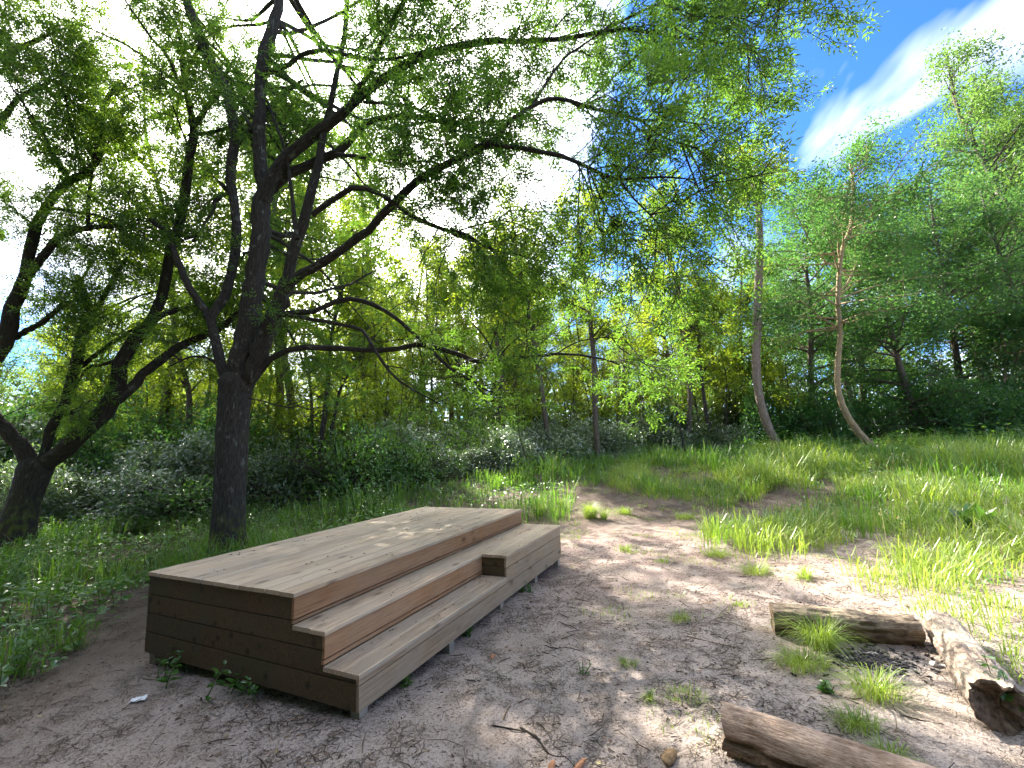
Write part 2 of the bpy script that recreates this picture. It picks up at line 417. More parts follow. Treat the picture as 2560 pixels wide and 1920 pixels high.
g = link('ground', mk_mesh('ground', np.stack([GX, GY, GZ], -1).reshape(-1, 3), [GF], m_ground, smoothf=True)); tag(g, kind='structure')

# ------------------------------------------------------------------ timber platform with steps
TH, DX, DY = 1.13928, -.98044, 2.79871
N2, N3, TT, LL, LB = .2855, .5696, 2.262, 3.726, 2.024
Z1, Z2, Z3, ZB = .294, .498, .697, .079
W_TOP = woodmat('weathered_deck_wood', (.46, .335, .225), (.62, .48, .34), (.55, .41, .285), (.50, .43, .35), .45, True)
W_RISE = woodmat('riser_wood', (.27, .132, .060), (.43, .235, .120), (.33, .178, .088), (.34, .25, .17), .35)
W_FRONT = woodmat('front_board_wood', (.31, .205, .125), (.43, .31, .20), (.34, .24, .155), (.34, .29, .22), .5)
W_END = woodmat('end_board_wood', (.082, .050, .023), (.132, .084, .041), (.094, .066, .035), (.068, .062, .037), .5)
W_POST = woodmat('post_wood', (.25, .21, .16), (.36, .31, .25), (.3, .26, .21), (.30, .28, .25), .5, False)
def prism(name, prof, L, m, bev=True):
    """polygon in local YZ pulled along X from 0 to L"""
    pr = np.array(prof, float); k = len(pr)
    V = np.vstack([np.c_[np.zeros(k), pr], np.c_[np.full(k, L), pr]])
    Q = [(i, (i+1) % k, k+(i+1) % k, k+i) for i in range(k)]
    me = bpy.data.meshes.new(name)
    me.from_pydata([tuple(v) for v in V], [], Q+[tuple(range(k))[::-1], tuple(range(k, 2*k))])
    me.materials.append(m); me.update()
    return me
def rect(y0, y1, z0, z1, b=.003):
    return [(y0+b, z0), (y1-b, z0), (y1, z0+b), (y1, z1-b), (y1-b, z1), (y0+b, z1), (y0, z1-b), (y0, z0+b)]
def grooved(y0, y1, z0, z1, ng=7, dep=.007):
    p = [(y0+.003, z0), (y1-.003, z0), (y1, z0+.003), (y1, z1-.003)]
    ys = np.linspace(y1-.010, y0+.010, ng*2+2)
    p.append((y1-.003, z1))
    for i in range(ng):
        a, b = ys[2*i+1], ys[2*i+2]
        p += [(a, z1), (a-.0012, z1-dep), (b+.0012, z1-dep), (b, z1)]
    return p+[(y0+.003, z1), (y0, z1-.003), (y0, z0+.003)]
deck = empty('wooden_platform', (DX, DY, 0), TH)
tag(deck, 'low stepped timber platform of weathered planks with a bench end, under the trees', 'platform')
def board(name, prof, x0, L, m, dz=0, tilt=0):
    o = link(name, prism(name, prof, L, m), deck, (x0, 0, dz)); return o
T28 = .028; OV = .014
# platform top: 12 planks along the length
gaps = [.008, .012, .0075, .008, .007, .008, .011, .007, .008, .0075, .009]
wid = (TT+.012-(N3-.014)-sum(gaps))/12; y = N3-.014
for i in range(12):
    dz = rng.uniform(-.0015, .0015)
    board('deck_plank', rect(y, y+wid, Z3-T28, Z3), -OV+rng.uniform(-.004, .004), LL+2*OV+rng.uniform(-.004, .004), W_TOP, dz)
    y += wid+(gaps[i] if i < 11 else 0)
# middle tread, low tread and bench top
tw = .139
board('tread_plank', grooved(N2-.014, N2-.014+tw, Z2-T28, Z2), -OV, LL+2*OV, W_TOP)
board('tread_plank', rect(N2-.014+tw+.004, N3-.002, Z2-T28, Z2), -OV+.003, LL+2*OV, W_TOP)
board('tread_plank', grooved(-.014, -.014+tw, Z1-T28, Z1), -OV, LB+OV-.024, W_TOP)
board('tread_plank', grooved(-.014+tw+.004, N2-.002, Z1-T28, Z1, 7, .0045), -OV+.002, LB+OV-.026, W_TOP)
board('bench_plank', rect(-.014, .127, Z2-T28, Z2), LB-OV, LL-LB+2*OV, W_TOP, .001)
board('bench_plank', rect(.131, N2-.018, Z2-T28, Z2), LB-OV+.002, LL-LB+2*OV, W_TOP, -.001)
# risers and front boards
def vb(name, yf, z0, z1, x0, L, m): return board(name, rect(yf, yf+.022, z0, z1), x0, L, m)
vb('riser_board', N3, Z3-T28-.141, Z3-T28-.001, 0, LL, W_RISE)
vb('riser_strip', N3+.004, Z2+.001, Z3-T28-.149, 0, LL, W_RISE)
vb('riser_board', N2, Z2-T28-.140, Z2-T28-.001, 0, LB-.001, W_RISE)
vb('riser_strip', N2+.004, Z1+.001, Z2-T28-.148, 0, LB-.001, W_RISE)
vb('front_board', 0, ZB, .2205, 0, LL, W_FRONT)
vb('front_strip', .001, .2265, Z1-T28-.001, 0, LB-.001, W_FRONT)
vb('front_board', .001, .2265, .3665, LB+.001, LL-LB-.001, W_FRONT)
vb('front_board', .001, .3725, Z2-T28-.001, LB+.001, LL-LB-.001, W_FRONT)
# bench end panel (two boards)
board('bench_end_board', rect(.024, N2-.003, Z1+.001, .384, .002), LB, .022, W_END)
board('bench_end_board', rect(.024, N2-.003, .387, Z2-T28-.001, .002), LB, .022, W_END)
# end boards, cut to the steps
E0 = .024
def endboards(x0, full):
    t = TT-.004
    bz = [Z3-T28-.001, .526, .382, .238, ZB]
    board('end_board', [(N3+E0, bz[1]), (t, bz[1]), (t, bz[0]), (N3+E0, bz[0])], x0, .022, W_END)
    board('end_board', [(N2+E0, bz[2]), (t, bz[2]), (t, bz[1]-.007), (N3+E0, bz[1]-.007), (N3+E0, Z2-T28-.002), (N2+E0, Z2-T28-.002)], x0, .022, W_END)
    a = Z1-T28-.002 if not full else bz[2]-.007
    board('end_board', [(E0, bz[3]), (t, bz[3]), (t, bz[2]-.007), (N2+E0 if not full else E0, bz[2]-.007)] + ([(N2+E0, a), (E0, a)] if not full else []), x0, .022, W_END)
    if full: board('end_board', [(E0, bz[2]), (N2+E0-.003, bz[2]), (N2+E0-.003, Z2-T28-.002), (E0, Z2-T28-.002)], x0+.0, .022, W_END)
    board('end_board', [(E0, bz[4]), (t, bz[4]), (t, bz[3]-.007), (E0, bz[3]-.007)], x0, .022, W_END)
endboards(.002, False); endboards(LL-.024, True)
bzb = [ZB, .222, .3655, .509, .6655]
for i in range(4): board('back_board', rect(TT-.003, TT+.004-.001+.016, bzb[i]+.003, bzb[i+1]), .001, LL-.002, W_END)
for s_ in (.03, 1.0, 1.91, 2.82, 3.63):
    for t_ in (.024, 1.1, TT-.075):
        top = .262 if t_ < .3 else .62
        o = link('post', prism('post', rect(t_, t_+.07, -.12, top, .003), .07, W_POST), deck, (s_, 0, 0))
# joists that carry the planks
for s_ in np.linspace(.3, LL-.3, 7):
    link('joist', prism('joist', rect(N3+.03, TT-.01, Z3-T28-.14, Z3-T28-.001), .045, W_POST), deck, (float(s_), 0, 0))
def deckpt(s, t, z):
    c, s_ = math.cos(TH), math.sin(TH)
    return np.array([DX+c*s-s_*t, DY+s_*s+c*t, z])
def underdeck(x, y, mgn=.0):
    c, s_ = math.cos(TH), math.sin(TH); dx, dy = x-DX, y-DY
    a = c*dx+s_*dy; b = -s_*dx+c*dy
    return (a > -mgn) & (a < LL+mgn) & (b > -mgn) & (b < TT+mgn)

# ------------------------------------------------------------------ logs
def logmesh(name, P0, P1, r0, r1, m, seed, rough=.05, jag0=0, jag1=0, ns=56, nl=60, hollow1=False, flatb=False, ridge=0.0):
    r_ = np.random.default_rng(seed); P0, P1 = np.array(P0), np.array(P1)
    ax = nrm(P1-P0); L = np.linalg.norm(P1-P0); A = nrm(np.cross(ax, UP)); B = np.cross(A, ax)
    th = np.arange(ns)/ns*2*np.pi; t = np.linspace(0, 1, nl)
    TH_, T_ = np.meshgrid(th, t)
    d = np.zeros_like(T_)
    for k in range(16):
        f = r_.integers(1, 14); a = r_.uniform(.2, 1)/(1+.25*f); d += a*np.sin(f*TH_+r_.uniform(0, 6)+np.sin(T_*r_.uniform(1, 7)*L+r_.uniform(0, 6))*r_.uniform(.1, .9))
    d += .35*np.sin(T_*L*9+r_.uniform(0, 6)+2*np.sin(TH_*2))*.5
    fine = r_.normal(0, 1, T_.shape); fine = (fine+np.roll(fine, 1, 0)+np.roll(fine, 2, 0)+np.roll(fine, 3, 0))/2
    crack = np.zeros_like(T_)
    for k in range(9):                                # long drying cracks
        a0 = r_.uniform(0, 2*np.pi); t0, t1 = sorted(r_.uniform(-.1, 1.1, 2)); w_ = .06
        dd = np.angle(np.exp(1j*(TH_-a0-.25*np.sin(T_*5+k))))
        crack += np.exp(-(dd/w_)**2)*((T_ > t0) & (T_ < t1))
    low = np.clip((.45-np.sin(TH_))*1.6, 0, 1); strk = r_.normal(0, 1, T_.shape); strk = sum(np.roll(strk, k, 0) for k in range(10))/3.2
    R = (r0+(r1-r0)*T_)*(1+rough*.45*d+rough*.35*fine-(.16 if rough > .03 else .07)*np.minimum(crack, 1.2) + ridge*low*(.35*strk+.25*fine)-ridge*low*.35)
    off = np.zeros(ns); 
    X = T_*L
    def jagp(j): 
        q = np.zeros(ns)
        for k in range(8): q += r_.uniform(-1, 1)*np.sin((k+1)*th+r_.uniform(0, 6))/(1+.3*k)
        return q*j
    if jag0: X = X+(1-T_)**6*jagp(jag0)[None]
    if jag1: X = X+T_**6*jagp(jag1)[None]
    V = P0+ax*X[..., None]+R[..., None]*(A*np.cos(TH_)[..., None]+B*np.sin(TH_)[..., None])
    i = (np.arange(nl-1)[:, None]*ns+np.arange(ns)[None]); i2 = np.arange(nl-1)[:, None]*ns+(np.arange(ns)[None]+1) % ns
    F = np.stack([i, i2, i2+ns, i+ns], -1).reshape(-1, 4)
    bk = np.stack([np.cos(TH_)*R, np.sin(TH_)*R, X+seed], -1)
    root = empty(name, ((P0+P1)/2*[1, 1, 0]+[0, 0, float(H(*((P0+P1)/2)[:2]))]))
    O = np.array(root.location)
    body = link('body', mk_mesh('log_body', V.reshape(-1, 3)-O, [F], m, bark=bk.reshape(-1, 3), smoothf=True, rnd=(np.sin(TH_)*.5+.5).ravel()), root)
    def cap(row, sgn, hol, mm):
        ring = V[row]-O; cen = ring.mean(0)
        if not hol:
            rings = [ring]+[cen+(ring-cen)*q+ax*r_.normal(0, .003, (ns, 1)) for q in (.8, .55, .3, .1)]
        else:
            rings = [ring]+[cen+(ring-cen)*q-ax*sgn*dp for q, dp in ((.88, -.004), (.78, .012), (.62, .04), (.4, .055), (.15, .06))]
        VV = np.vstack(rings); k = len(rings)
        ff = []
        for a in range(k-1):
            q = np.arange(ns); q2 = (q+1) % ns; ff.append(np.stack([a*ns+q, a*ns+q2, (a+1)*ns+q2, (a+1)*ns+q], 1))
        FF = np.vstack(ff)
        if sgn < 0: FF = FF[:, ::-1]
        T = np.array([[(k-1)*ns+q for q in range(ns)]])
        me = mk_mesh('end_face', VV, [FF, T], mm, bark=VV*1.0)
        link('end_face', me, root)
    cap(0, -1, False, M_LOGEND); cap(nl-1, 1, hollow1, M_LOGEND if not hollow1 else M_LOGROT)
    return root
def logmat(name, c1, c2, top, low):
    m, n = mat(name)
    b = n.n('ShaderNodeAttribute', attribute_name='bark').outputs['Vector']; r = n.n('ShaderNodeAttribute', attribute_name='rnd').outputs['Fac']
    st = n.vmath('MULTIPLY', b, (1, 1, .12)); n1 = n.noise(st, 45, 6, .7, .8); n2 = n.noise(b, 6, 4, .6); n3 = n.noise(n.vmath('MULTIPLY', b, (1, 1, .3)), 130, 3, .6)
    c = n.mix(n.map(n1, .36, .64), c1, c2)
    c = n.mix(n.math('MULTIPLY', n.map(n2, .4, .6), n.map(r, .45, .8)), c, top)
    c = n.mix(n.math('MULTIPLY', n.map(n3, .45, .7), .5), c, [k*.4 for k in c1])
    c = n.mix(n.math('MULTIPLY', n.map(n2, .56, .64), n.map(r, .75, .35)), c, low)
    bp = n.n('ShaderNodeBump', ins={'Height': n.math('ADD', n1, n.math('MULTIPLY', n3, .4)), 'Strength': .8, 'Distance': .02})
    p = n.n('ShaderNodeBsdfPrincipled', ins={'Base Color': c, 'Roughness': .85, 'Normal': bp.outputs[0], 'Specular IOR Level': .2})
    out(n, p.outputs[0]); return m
M_LOGEND = plainmat('log_end_wood', (.26, .19, .13), .9, .5, 45)
M_LOGROT = plainmat('rotten_wood', (.12, .085, .06), .95, .6, 30, .8)
M_LOGA = logmat('grey_log_wood', (.10, .075, .055), (.26, .20, .145), (.36, .29, .20), (.09, .10, .05))
M_LOGB = logmat('bleached_log_wood', (.17, .125, .095), (.37, .295, .235), (.46, .38, .30), (.12, .09, .07))
M_LOGC = logmat('debarked_log_wood', (.27, .175, .115), (.47, .335, .235), (.62, .45, .335), (.09, .07, .035))
a0, a1 = atz(1930, 1545, .096), atz(2296, 1579, .096)
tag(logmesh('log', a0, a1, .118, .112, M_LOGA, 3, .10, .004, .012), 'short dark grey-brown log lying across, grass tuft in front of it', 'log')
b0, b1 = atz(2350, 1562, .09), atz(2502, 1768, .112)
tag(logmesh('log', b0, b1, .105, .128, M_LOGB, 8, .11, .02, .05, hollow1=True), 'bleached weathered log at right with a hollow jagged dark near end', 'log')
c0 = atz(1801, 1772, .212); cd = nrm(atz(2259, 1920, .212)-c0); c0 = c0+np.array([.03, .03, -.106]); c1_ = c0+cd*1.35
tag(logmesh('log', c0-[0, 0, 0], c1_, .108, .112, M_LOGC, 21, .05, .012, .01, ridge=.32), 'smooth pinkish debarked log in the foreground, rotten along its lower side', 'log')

# ------------------------------------------------------------------ surveyed trees
Z3_ = (0, 700, .4823); Z4_ = (300, 0, .6028); Z5_ = (1100, 0, .5424); Z7_ = (700, 700, .4973); Z8_ = (0, 0, .5426); Z6_ = (1700, 200, .6027)
def limb(y0, y1, *segs, n=22, bend=0.0):
    pts = []
    for (ox, oy, sc), L in segs:
        pts += [(ox+a*sc, oy+b*sc, w_*sc) for a, b, w_ in L]
    pts = np.array(pts, float)
    l = np.concatenate([[0], np.cumsum(np.hypot(*np.diff(pts[:, :2], axis=0).T))]); l /= l[-1]
    q = []
    for (u, v, w_), t in zip(pts, l):
        y = y0+(y1-y0)*t+bend*math.sin(math.pi*t); p_ = at(u, v, y)
        zz = (p_-[0, 0, CAMZ])@CF
        q.append((*p_, .5*w_*zz/FPX))
    return resample(q, n)
def build_tree(name, label, base, trunk, limbs, dens, mat_b, mat_l, extra=None, tm=TM_ASH, n1=600, n2=4, nl=5, lsize=(.20, .30), tmin=.25, twigR=.010, len1=(.7, 1.6), len2=(.25, .6), cat='tree', group=None, uplift=.15, tsides=20, ew=.42):
    root = empty(name, base); tag(root, label, cat, group); O = np.array(base)
    tr = np.stack(trunk); lm = np.stack(limbs); d = np.array(dens, float)
    lm[:, :, 3] *= .86
    acc = Acc()
    def addt(P, R, s):
        V, Q, X = tubes(P, R, s); acc.add(V, Q, X=X)
    # knobbly surface
    V, Q, X = tubes(tr[:, :, :3], tr[:, :, 3]*(1+rng.normal(0, .02, tr[:, :, 3].shape)), tsides)
    trunk_o = link('trunk', mk_mesh(name+'_trunk', V-O, [Q], mat_b, smoothf=True, bark=X), root)
    def addl(P, R, s_):                               # every limb is a piece of its own on the trunk
        for a, b in zip(P, R):
            V, Q, X = tubes(a[None], b[None], s_)
            link('limb', mk_mesh(name+'_limb', V-O, [Q], mat_b, smoothf=True, bark=X), trunk_o)
    lp = lm[:, :, :3]+rng.normal(0, 1, lm[:, :, :3].shape)*lm[:, :, 3:]*.12
    big = lm[:, :, 3].max(1) > .045
    for sel, s in ((big, 12), (~big, 7)):
        if sel.any(): addl(lp[sel], lm[sel][:, :, 3]*(1+rng.normal(0, .05, lm[sel][:, :, 3].shape)), s)
    limbP = lp; w_ = d
    if extra is not None: 
        eP, eR = extra; addl(eP, eR, 7)
        n = limbP.shape[1]
        e2 = np.stack([resample(np.c_[a, b], n)[:, :3] for a, b in zip(eP, eR)])
        limbP = np.concatenate([limbP, e2]); w_ = np.concatenate([w_, np.full(len(e2), ew)])
    o, t, tt, idx = spawn(limbP, n1, tmin, 1.0, w_)
    dirv_ = nrm(t*rng.uniform(.3, 1.0, (n1, 1))+perp(t)*.8+UP*uplift)
    L1 = rng.uniform(*len1, n1)*(1.15-.5*tt)
    P1 = grow(o, dirv_, L1, 6, .16, -.05)
    R1 = twigR*np.linspace(1, .3, 6)[None]*rng.uniform(.6, 1.1, (n1, 1))*(L1[:, None]/1.2)
    addt(P1, np.maximum(R1, .0018), 5)
    N = n1*n2
    o, t, tt, _ = spawn(P1, N, .25, 1.0)
    P2 = grow(o, nrm(t*.7+perp(t)*.7), rng.uniform(*len2, N), 3, .2, -.08)
    addt(P2, np.broadcast_to(np.array([.0042, .003, .0018])[None], (N, 3)).copy(), 3)
    tw_ = link('twigs', mk_mesh(name+'_twigs', acc.verts()-O, acc.faces(), mat_b, smoothf=True, bark=acc.ext()), root); tw_['kind'] = 'stuff'
    K = N*nl
    o, t, tt, _ = spawn(P2, K, .35, 1.0)
    X = nrm(t*.55+perp(t)*.75+np.array([0, 0, -.15]))
    Nn = nrm(UP+rng.normal(0, .45, X.shape))
    V, F, r = leaves(tm, o, X, Nn, rng.uniform(*lsize, K))
    link('crown', mk_mesh(name+'_leaves', V-O, [F], mat_l, rnd=r), root)
    return root

# --- the big ash behind the platform
mb = at(570, 1392, 7.16); mb[2] = H(mb[0], mb[1])
def vpix(pts, y):
    q = []
    for u, v, w_ in pts:
        p_ = at(u, v, y); q.append((*p_, .5*w_*((p_-[0, 0, CAMZ])@CF)/FPX))
    return q
trunk = resample([(mb[0]+.0, mb[1], mb[2]-.15, .40), (mb[0]+.0, mb[1], mb[2]+.12, .315)]+vpix([(570, 1330, 80), (573, 1262, 72), (578, 1170, 71), (581, 1080, 71), (587, 990, 73), (592, 955, 80), (594, 935, 60)], 7.16), 44)
ML = []; MD = []
def ml(dn, *a, **k): ML.append(limb(*a, **k)); MD.append(dn)
ml(.15, 7.16, 6.9, (Z4_, [(480, 1640, 100), (500, 1540, 105), (535, 1330, 92), (560, 1150, 86), (585, 950, 84), (600, 800, 76)]))
ml(.12, 6.9, 6.6, (Z4_, [(600, 830, 62), (577, 640, 55), (583, 420, 52), (592, 250, 54), (640, 100, 46), (668, -30, 40), (720, -200, 26)]))
ml(1.6, 6.9, 4.6, (Z4_, [(595, 830, 60), (640, 720, 58), (720, 620, 56), (820, 545, 48), (915, 480, 46), (1010, 385, 42), (1130, 300, 38), (1260, 228, 36), (1400, 190, 32), (1600, 168, 30)]), (Z5_, [(300, 193, 26), (600, 178, 24), (720, 150, 22), (800, 130, 20), (950, 150, 16), (1100, 170, 12), (1250, 195, 9), (1420, 205, 4)]))
ml(1.2, 5.4, 4.5, (Z5_, [(740, 150, 16), (860, 85, 14), (990, 25, 12), (1150, -30, 9), (1350, -60, 4)]))
ml(1.2, 5.2, 4.2, (Z5_, [(1000, 160, 12), (1110, 90, 10), (1260, 60, 8), (1420, 95, 6), (1540, 170, 3)]))
ml(.2, 7.16, 6.8, (Z4_, [(500, 1620, 90), (565, 1500, 82), (625, 1350, 76), (672, 1220, 70), (700, 1160, 58)]))
ml(.15, 6.8, 6.2, (Z4_, [(690, 1190, 58), (708, 1080, 52), (742, 980, 48), (782, 850, 42), (820, 690, 38), (845, 560, 32), (898, 310, 24), (930, 150, 22), (945, -10, 20), (965, -180, 10)]))
ml(.8, 6.6, 6.9, (Z4_, [(735, 990, 24), (718, 850, 20), (690, 650, 16), (630, 470, 12), (560, 300, 8)]))
ml(1.2, 6.8, 4.9, (Z4_, [(680, 1210, 60), (730, 1150, 46), (800, 1110, 44), (1000, 980, 38), (1150, 830, 38), (1250, 740, 36), (1400, 660, 32), (1560, 590, 30)]), (Z5_, [(150, 690, 30), (235, 655, 30)]))
ml(1.6, 4.9, 4.3, (Z5_, [(215, 665, 28), (265, 630, 26), (330, 550, 24), (430, 490, 22), (510, 455, 22), (590, 462, 22), (700, 500, 20), (810, 522, 18), (930, 555, 15), (1050, 550, 12), (1190, 572, 6)]))
ml(1.6, 4.9, 4.2, (Z5_, [(220, 662, 28), (400, 690, 26), (540, 715, 24), (640, 752, 22), (740, 800, 20), (830, 825, 16), (1000, 816, 12), (1180, 828, 5)]))
ml(1.2, 4.5, 4.2, (Z5_, [(925, 552, 14), (985, 605, 12), (1060, 645, 10), (1180, 685, 8), (1300, 760, 4)]))
ml(1.2, 4.4, 4.3, (Z5_, [(825, 822, 14), (885, 905, 11), (970, 992, 9), (1060, 1090, 7), (1190, 1190, 3)]))
ml(1.0, 4.6, 4.6, (Z5_, [(690, 790, 10), (735, 900, 8), (800, 1040, 6), (900, 1160, 3)]))
ml(1.2, 4.9, 4.7, (Z5_, [(420, 495, 16), (480, 400, 13), (570, 270, 12), (650, 215, 11), (740, 150, 9), (820, 80, 5)]))
ml(1.0, 6.5, 5.2, (Z4_, [(795, 890, 28), (880, 830, 26), (960, 780, 26), (1050, 792, 24), (1150, 852, 22), (1260, 922, 20), (1400, 970, 18), (1500, 1010, 16)]), (Z5_, [(20, 1062, 16), (100, 1066, 15), (180, 1120, 13), (255, 1155, 11), (400, 1182, 8), (520, 1230, 4)]))
ml(1.0, 5.6, 5.2, (Z5_, [(90, 1062, 10), (250, 1020, 9), (350, 1030, 7), (450, 1080, 4)]))
ml(1.2, 7.0, 5.8, (Z4_, [(610, 800, 50), (660, 755, 48), (745, 700, 46), (840, 660, 42), (922, 620, 36), (1000, 530, 30), (1080, 490, 28), (1250, 490, 24), (1400, 512, 18), (1600, 500, 12), (1750, 470, 6)]))
ml(.8, 6.3, 6.0, (Z4_, [(900, 640, 20), (1020, 655, 16), (1150, 682, 14), (1260, 668, 10), (1400, 700, 5)]))
ml(1.2, 6.3, 5.6, (Z4_, [(930, 460, 26), (985, 380, 26), (1060, 240, 26), (1120, 100, 24), (1190, -10, 20), (1260, -120, 10)]))
ml(1.0, 6.7, 5.9, (Z4_, [(600, 300, 26), (690, 272, 22), (760, 225, 20), (860, 210, 20), (1000, 240, 18), (1120, 245, 14), (1300, 200, 7)]))
ml(.8, 6.0, 5.6, (Z4_, [(1010, 425, 16), (1180, 436, 14), (1310, 482, 12), (1420, 510, 8), (1560, 520, 4)]))
ml(.12, 7.16, 7.4, (Z4_, [(455, 1620, 50), (415, 1490, 46), (392, 1390, 44), (376, 1310, 44), (425, 1250, 44), (462, 1130, 42), (487, 1000, 42), (482, 880, 42), (457, 770, 44), (470, 650, 45), (474, 520, 45), (440, 380, 46), (362, 230, 44), (312, 110, 42), (270, -20, 40), (230, -180, 22)]))
ml(.5, 7.3, 7.1, (Z4_, [(380, 1330, 40), (330, 1255, 34), (280, 1180, 32), (237, 1080, 30), (192, 970, 26), (130, 912, 22)]))
ml(.8, 7.4, 7.1, (Z4_, [(485, 590, 30), (580, 500, 30), (665, 400, 24), (760, 330, 10)]))
ml(.3, 7.4, 7.3, (Z4_, [(448, 790, 26), (410, 755, 16), (385, 728, 6)]))
ml(.5, 7.4, 7.5, (Z4_, [(450, 800, 20), (400, 830, 18), (375, 890, 14), (300, 1000, 6)]))
ml(.5, 7.1, 5.7, (Z4_, [(575, 1540, 36), (640, 1480, 30), (760, 1440, 28), (900, 1445, 28), (1060, 1452, 27)]), (Z7_, [(560, 352, 30), (700, 325, 30), (800, 345, 30), (900, 376, 27), (1050, 430, 25), (1092, 396, 22), (1250, 386, 19), (1400, 370, 16), (1550, 382, 12), (1700, 420, 9), (1850, 490, 6), (1960, 545, 3)]))
ml(.45, 6.0, 5.8, (Z7_, [(1088, 396, 14), (1030, 290, 11), (955, 205, 6)]))
ml(.45, 6.0, 5.6, (Z7_, [(1090, 396, 12), (1160, 320, 9), (1215, 275, 5)]))
ml(.45, 5.9, 5.4, (Z7_, [(1390, 370, 10), (1500, 310, 8), (1650, 290, 6), (1800, 320, 3)]))
ml(.45, 6.9, 6.0, (Z4_, [(650, 1310, 30), (700, 1300, 27), (800, 1290, 26), (930, 1240, 24), (1050, 1262, 22), (1120, 1310, 20)]), (Z7_, [(560, 175, 22), (640, 240, 22), (730, 320, 20), (850, 440, 17), (950, 500, 13), (1050, 560, 8), (1180, 600, 4)]))
ml(.45, 6.8, 6.2, (Z7_, [(40, 175, 24), (200, 203, 24), (350, 232, 22), (420, 262, 20), (485, 365, 18), (560, 470, 15), (650, 540, 12), (800, 622, 6)]))
ml(.45, 6.4, 6.0, (Z7_, [(880, 400, 14), (950, 470, 12), (1010, 560, 9), (1090, 640, 5)]))
ml(.4, 7.0, 6.8, ((450, 900, .3013), [(570, 318, 14), (700, 345, 13), (850, 385, 12), (940, 390, 10), (1080, 340, 6)]))
ml(.5, 7.2, 7.5, (Z4_, [(440, 1600, 14), (390, 1500, 12), (300, 1480, 10), (200, 1520, 6)]))
ex_o = np.array([ML[1][int(k)][:3] for k in rng.uniform(6, 20, 18)]+[ML[0][int(k)][:3] for k in rng.uniform(8, 21, 8)]+[ML[22][int(k)][:3] for k in rng.uniform(8, 20, 10)])
ez = len(ex_o); az = rng.uniform(-1.0, .9, ez)
ex_d = np.stack([np.sin(az)*.8-.1, np.abs(np.cos(az))*1.0, rng.uniform(.0, .7, ez)], 1)
exP = grow(ex_o, ex_d, rng.uniform(2.8, 4.8, ez), 10, .13, -.02); exR = np.linspace(.05, .008, 10)[None]*rng.uniform(.6, 1.1, (ez, 1))
build_tree('ash_tree', 'large many-stemmed dark ash tree arching over the platform', mb, [trunk], ML, MD, B_MAIN, M_ASH, (exP, exR), n1=1350, n2=6, nl=6, lsize=(.105, .16), tmin=.42, len2=(.2, .5))

# --- forked tree at the left edge
lb = at(28, 1368, 8.1); lb[2] = H(lb[0], lb[1])
LT = []; LD = []
def lt(dn, *a, **k): LT.append(limb(*a, **k)); LD.append(dn)
ltr = resample([(lb[0]-.05, lb[1], lb[2]-.2, .42), (lb[0], lb[1], lb[2]+.1, .34)]+vpix([(0+110*.4823, 700+1200*.4823, 66), (160*.4823, 700+1050*.4823, 64), (195*.4823, 700+950*.4823, 66), (205*.4823, 700+920*.4823, 40)], 8.1), 30)
lt(.8, 8.1, 7.6, (Z3_, [(195, 980, 90), (120, 880, 82), (55, 795, 78), (-30, 720, 72), (-130, 560, 60), (-170, 380, 50)]))
lt(.8, 8.1, 8.6, (Z3_, [(215, 940, 50), (268, 780, 48), (330, 650, 46), (372, 520, 55), (402, 400, 56), (432, 260, 52), (462, 170, 44), (440, 80, 40), (400, -20, 30)]))
lt(.8, 8.5, 8.3, (Z3_, [(420, 450, 26), (520, 370, 24), (620, 300, 18), (720, 240, 9)]))
lt(.8, 8.6, 8.4, (Z3_, [(455, 200, 36), (520, 120, 32), (590, -10, 26), (660, -120, 14)]))
lt(.9, 8.1, 7.9, (Z3_, [(210, 960, 110), (280, 925, 108), (400, 820, 100), (530, 700, 95), (595, 595, 88), (615, 490, 76), (655, 370, 72), (740, 260, 66), (805, 170, 62), (842, 60, 56)]), (Z8_, [(775, 1200, 48), (805, 1090, 46), (836, 1000, 44), (852, 880, 42), (872, 720, 40), (902, 580, 38), (872, 500, 26), (842, 330, 22), (838, 180, 18), (780, 60, 10)]))
lt(.9, 7.9, 7.8, (Z8_, [(898, 580, 30), (950, 500, 26), (1005, 430, 20), (1060, 300, 8)]))
lt(.8, 8.0, 8.6, (Z3_, [(600, 625, 70), (640, 598, 62), (720, 510, 56), (850, 400, 50), (950, 330, 44), (1050, 290, 40), (1150, 240, 34), (1250, 165, 26), (1380, 100, 12)]))
lt(.7, 8.0, 8.8, (Z3_, [(790, 210, 36), (880, 165, 30), (1000, 140, 24), (1100, 120, 12)]))
lt(.6, 8.3, 8.0, (Z3_, [(370, 690, 22), (450, 640, 18), (560, 620, 9)]))
lt(.7, 8.2, 8.6, (Z3_, [(600, 420, 24), (520, 440, 20), (450, 460, 14), (390, 560, 8)]))
# limb system that comes in from beyond the frame
lt(1.0, 7.6, 7.4, (Z8_, [(-160, 1900, 90), (0, 1620, 76), (60, 1420, 68), (122, 1270, 58), (135, 1170, 50), (190, 1000, 46), (250, 905, 42), (330, 830, 40), (420, 780, 36), (468, 680, 30), (482, 480, 24), (555, 385, 14)]))
lt(1.0, 7.5, 7.0, (Z8_, [(125, 1270, 46), (200, 1180, 40), (272, 1090, 34), (400, 1050, 26), (530, 1040, 20), (640, 1010, 10)]))
lt(1.0, 7.5, 7.0, (Z8_, [(405, 1060, 20), (410, 900, 16), (425, 790, 12), (440, 640, 6)]))
lt(1.0, 7.3, 6.6, (Z8_, [(-60, 640, 40), (20, 540, 30), (90, 450, 24), (200, 390, 14), (320, 330, 6)]))
lt(1.0, 7.2, 6.6, (Z8_, [(-80, 300, 34), (60, 240, 26), (200, 170, 18), (330, 120, 8)]))
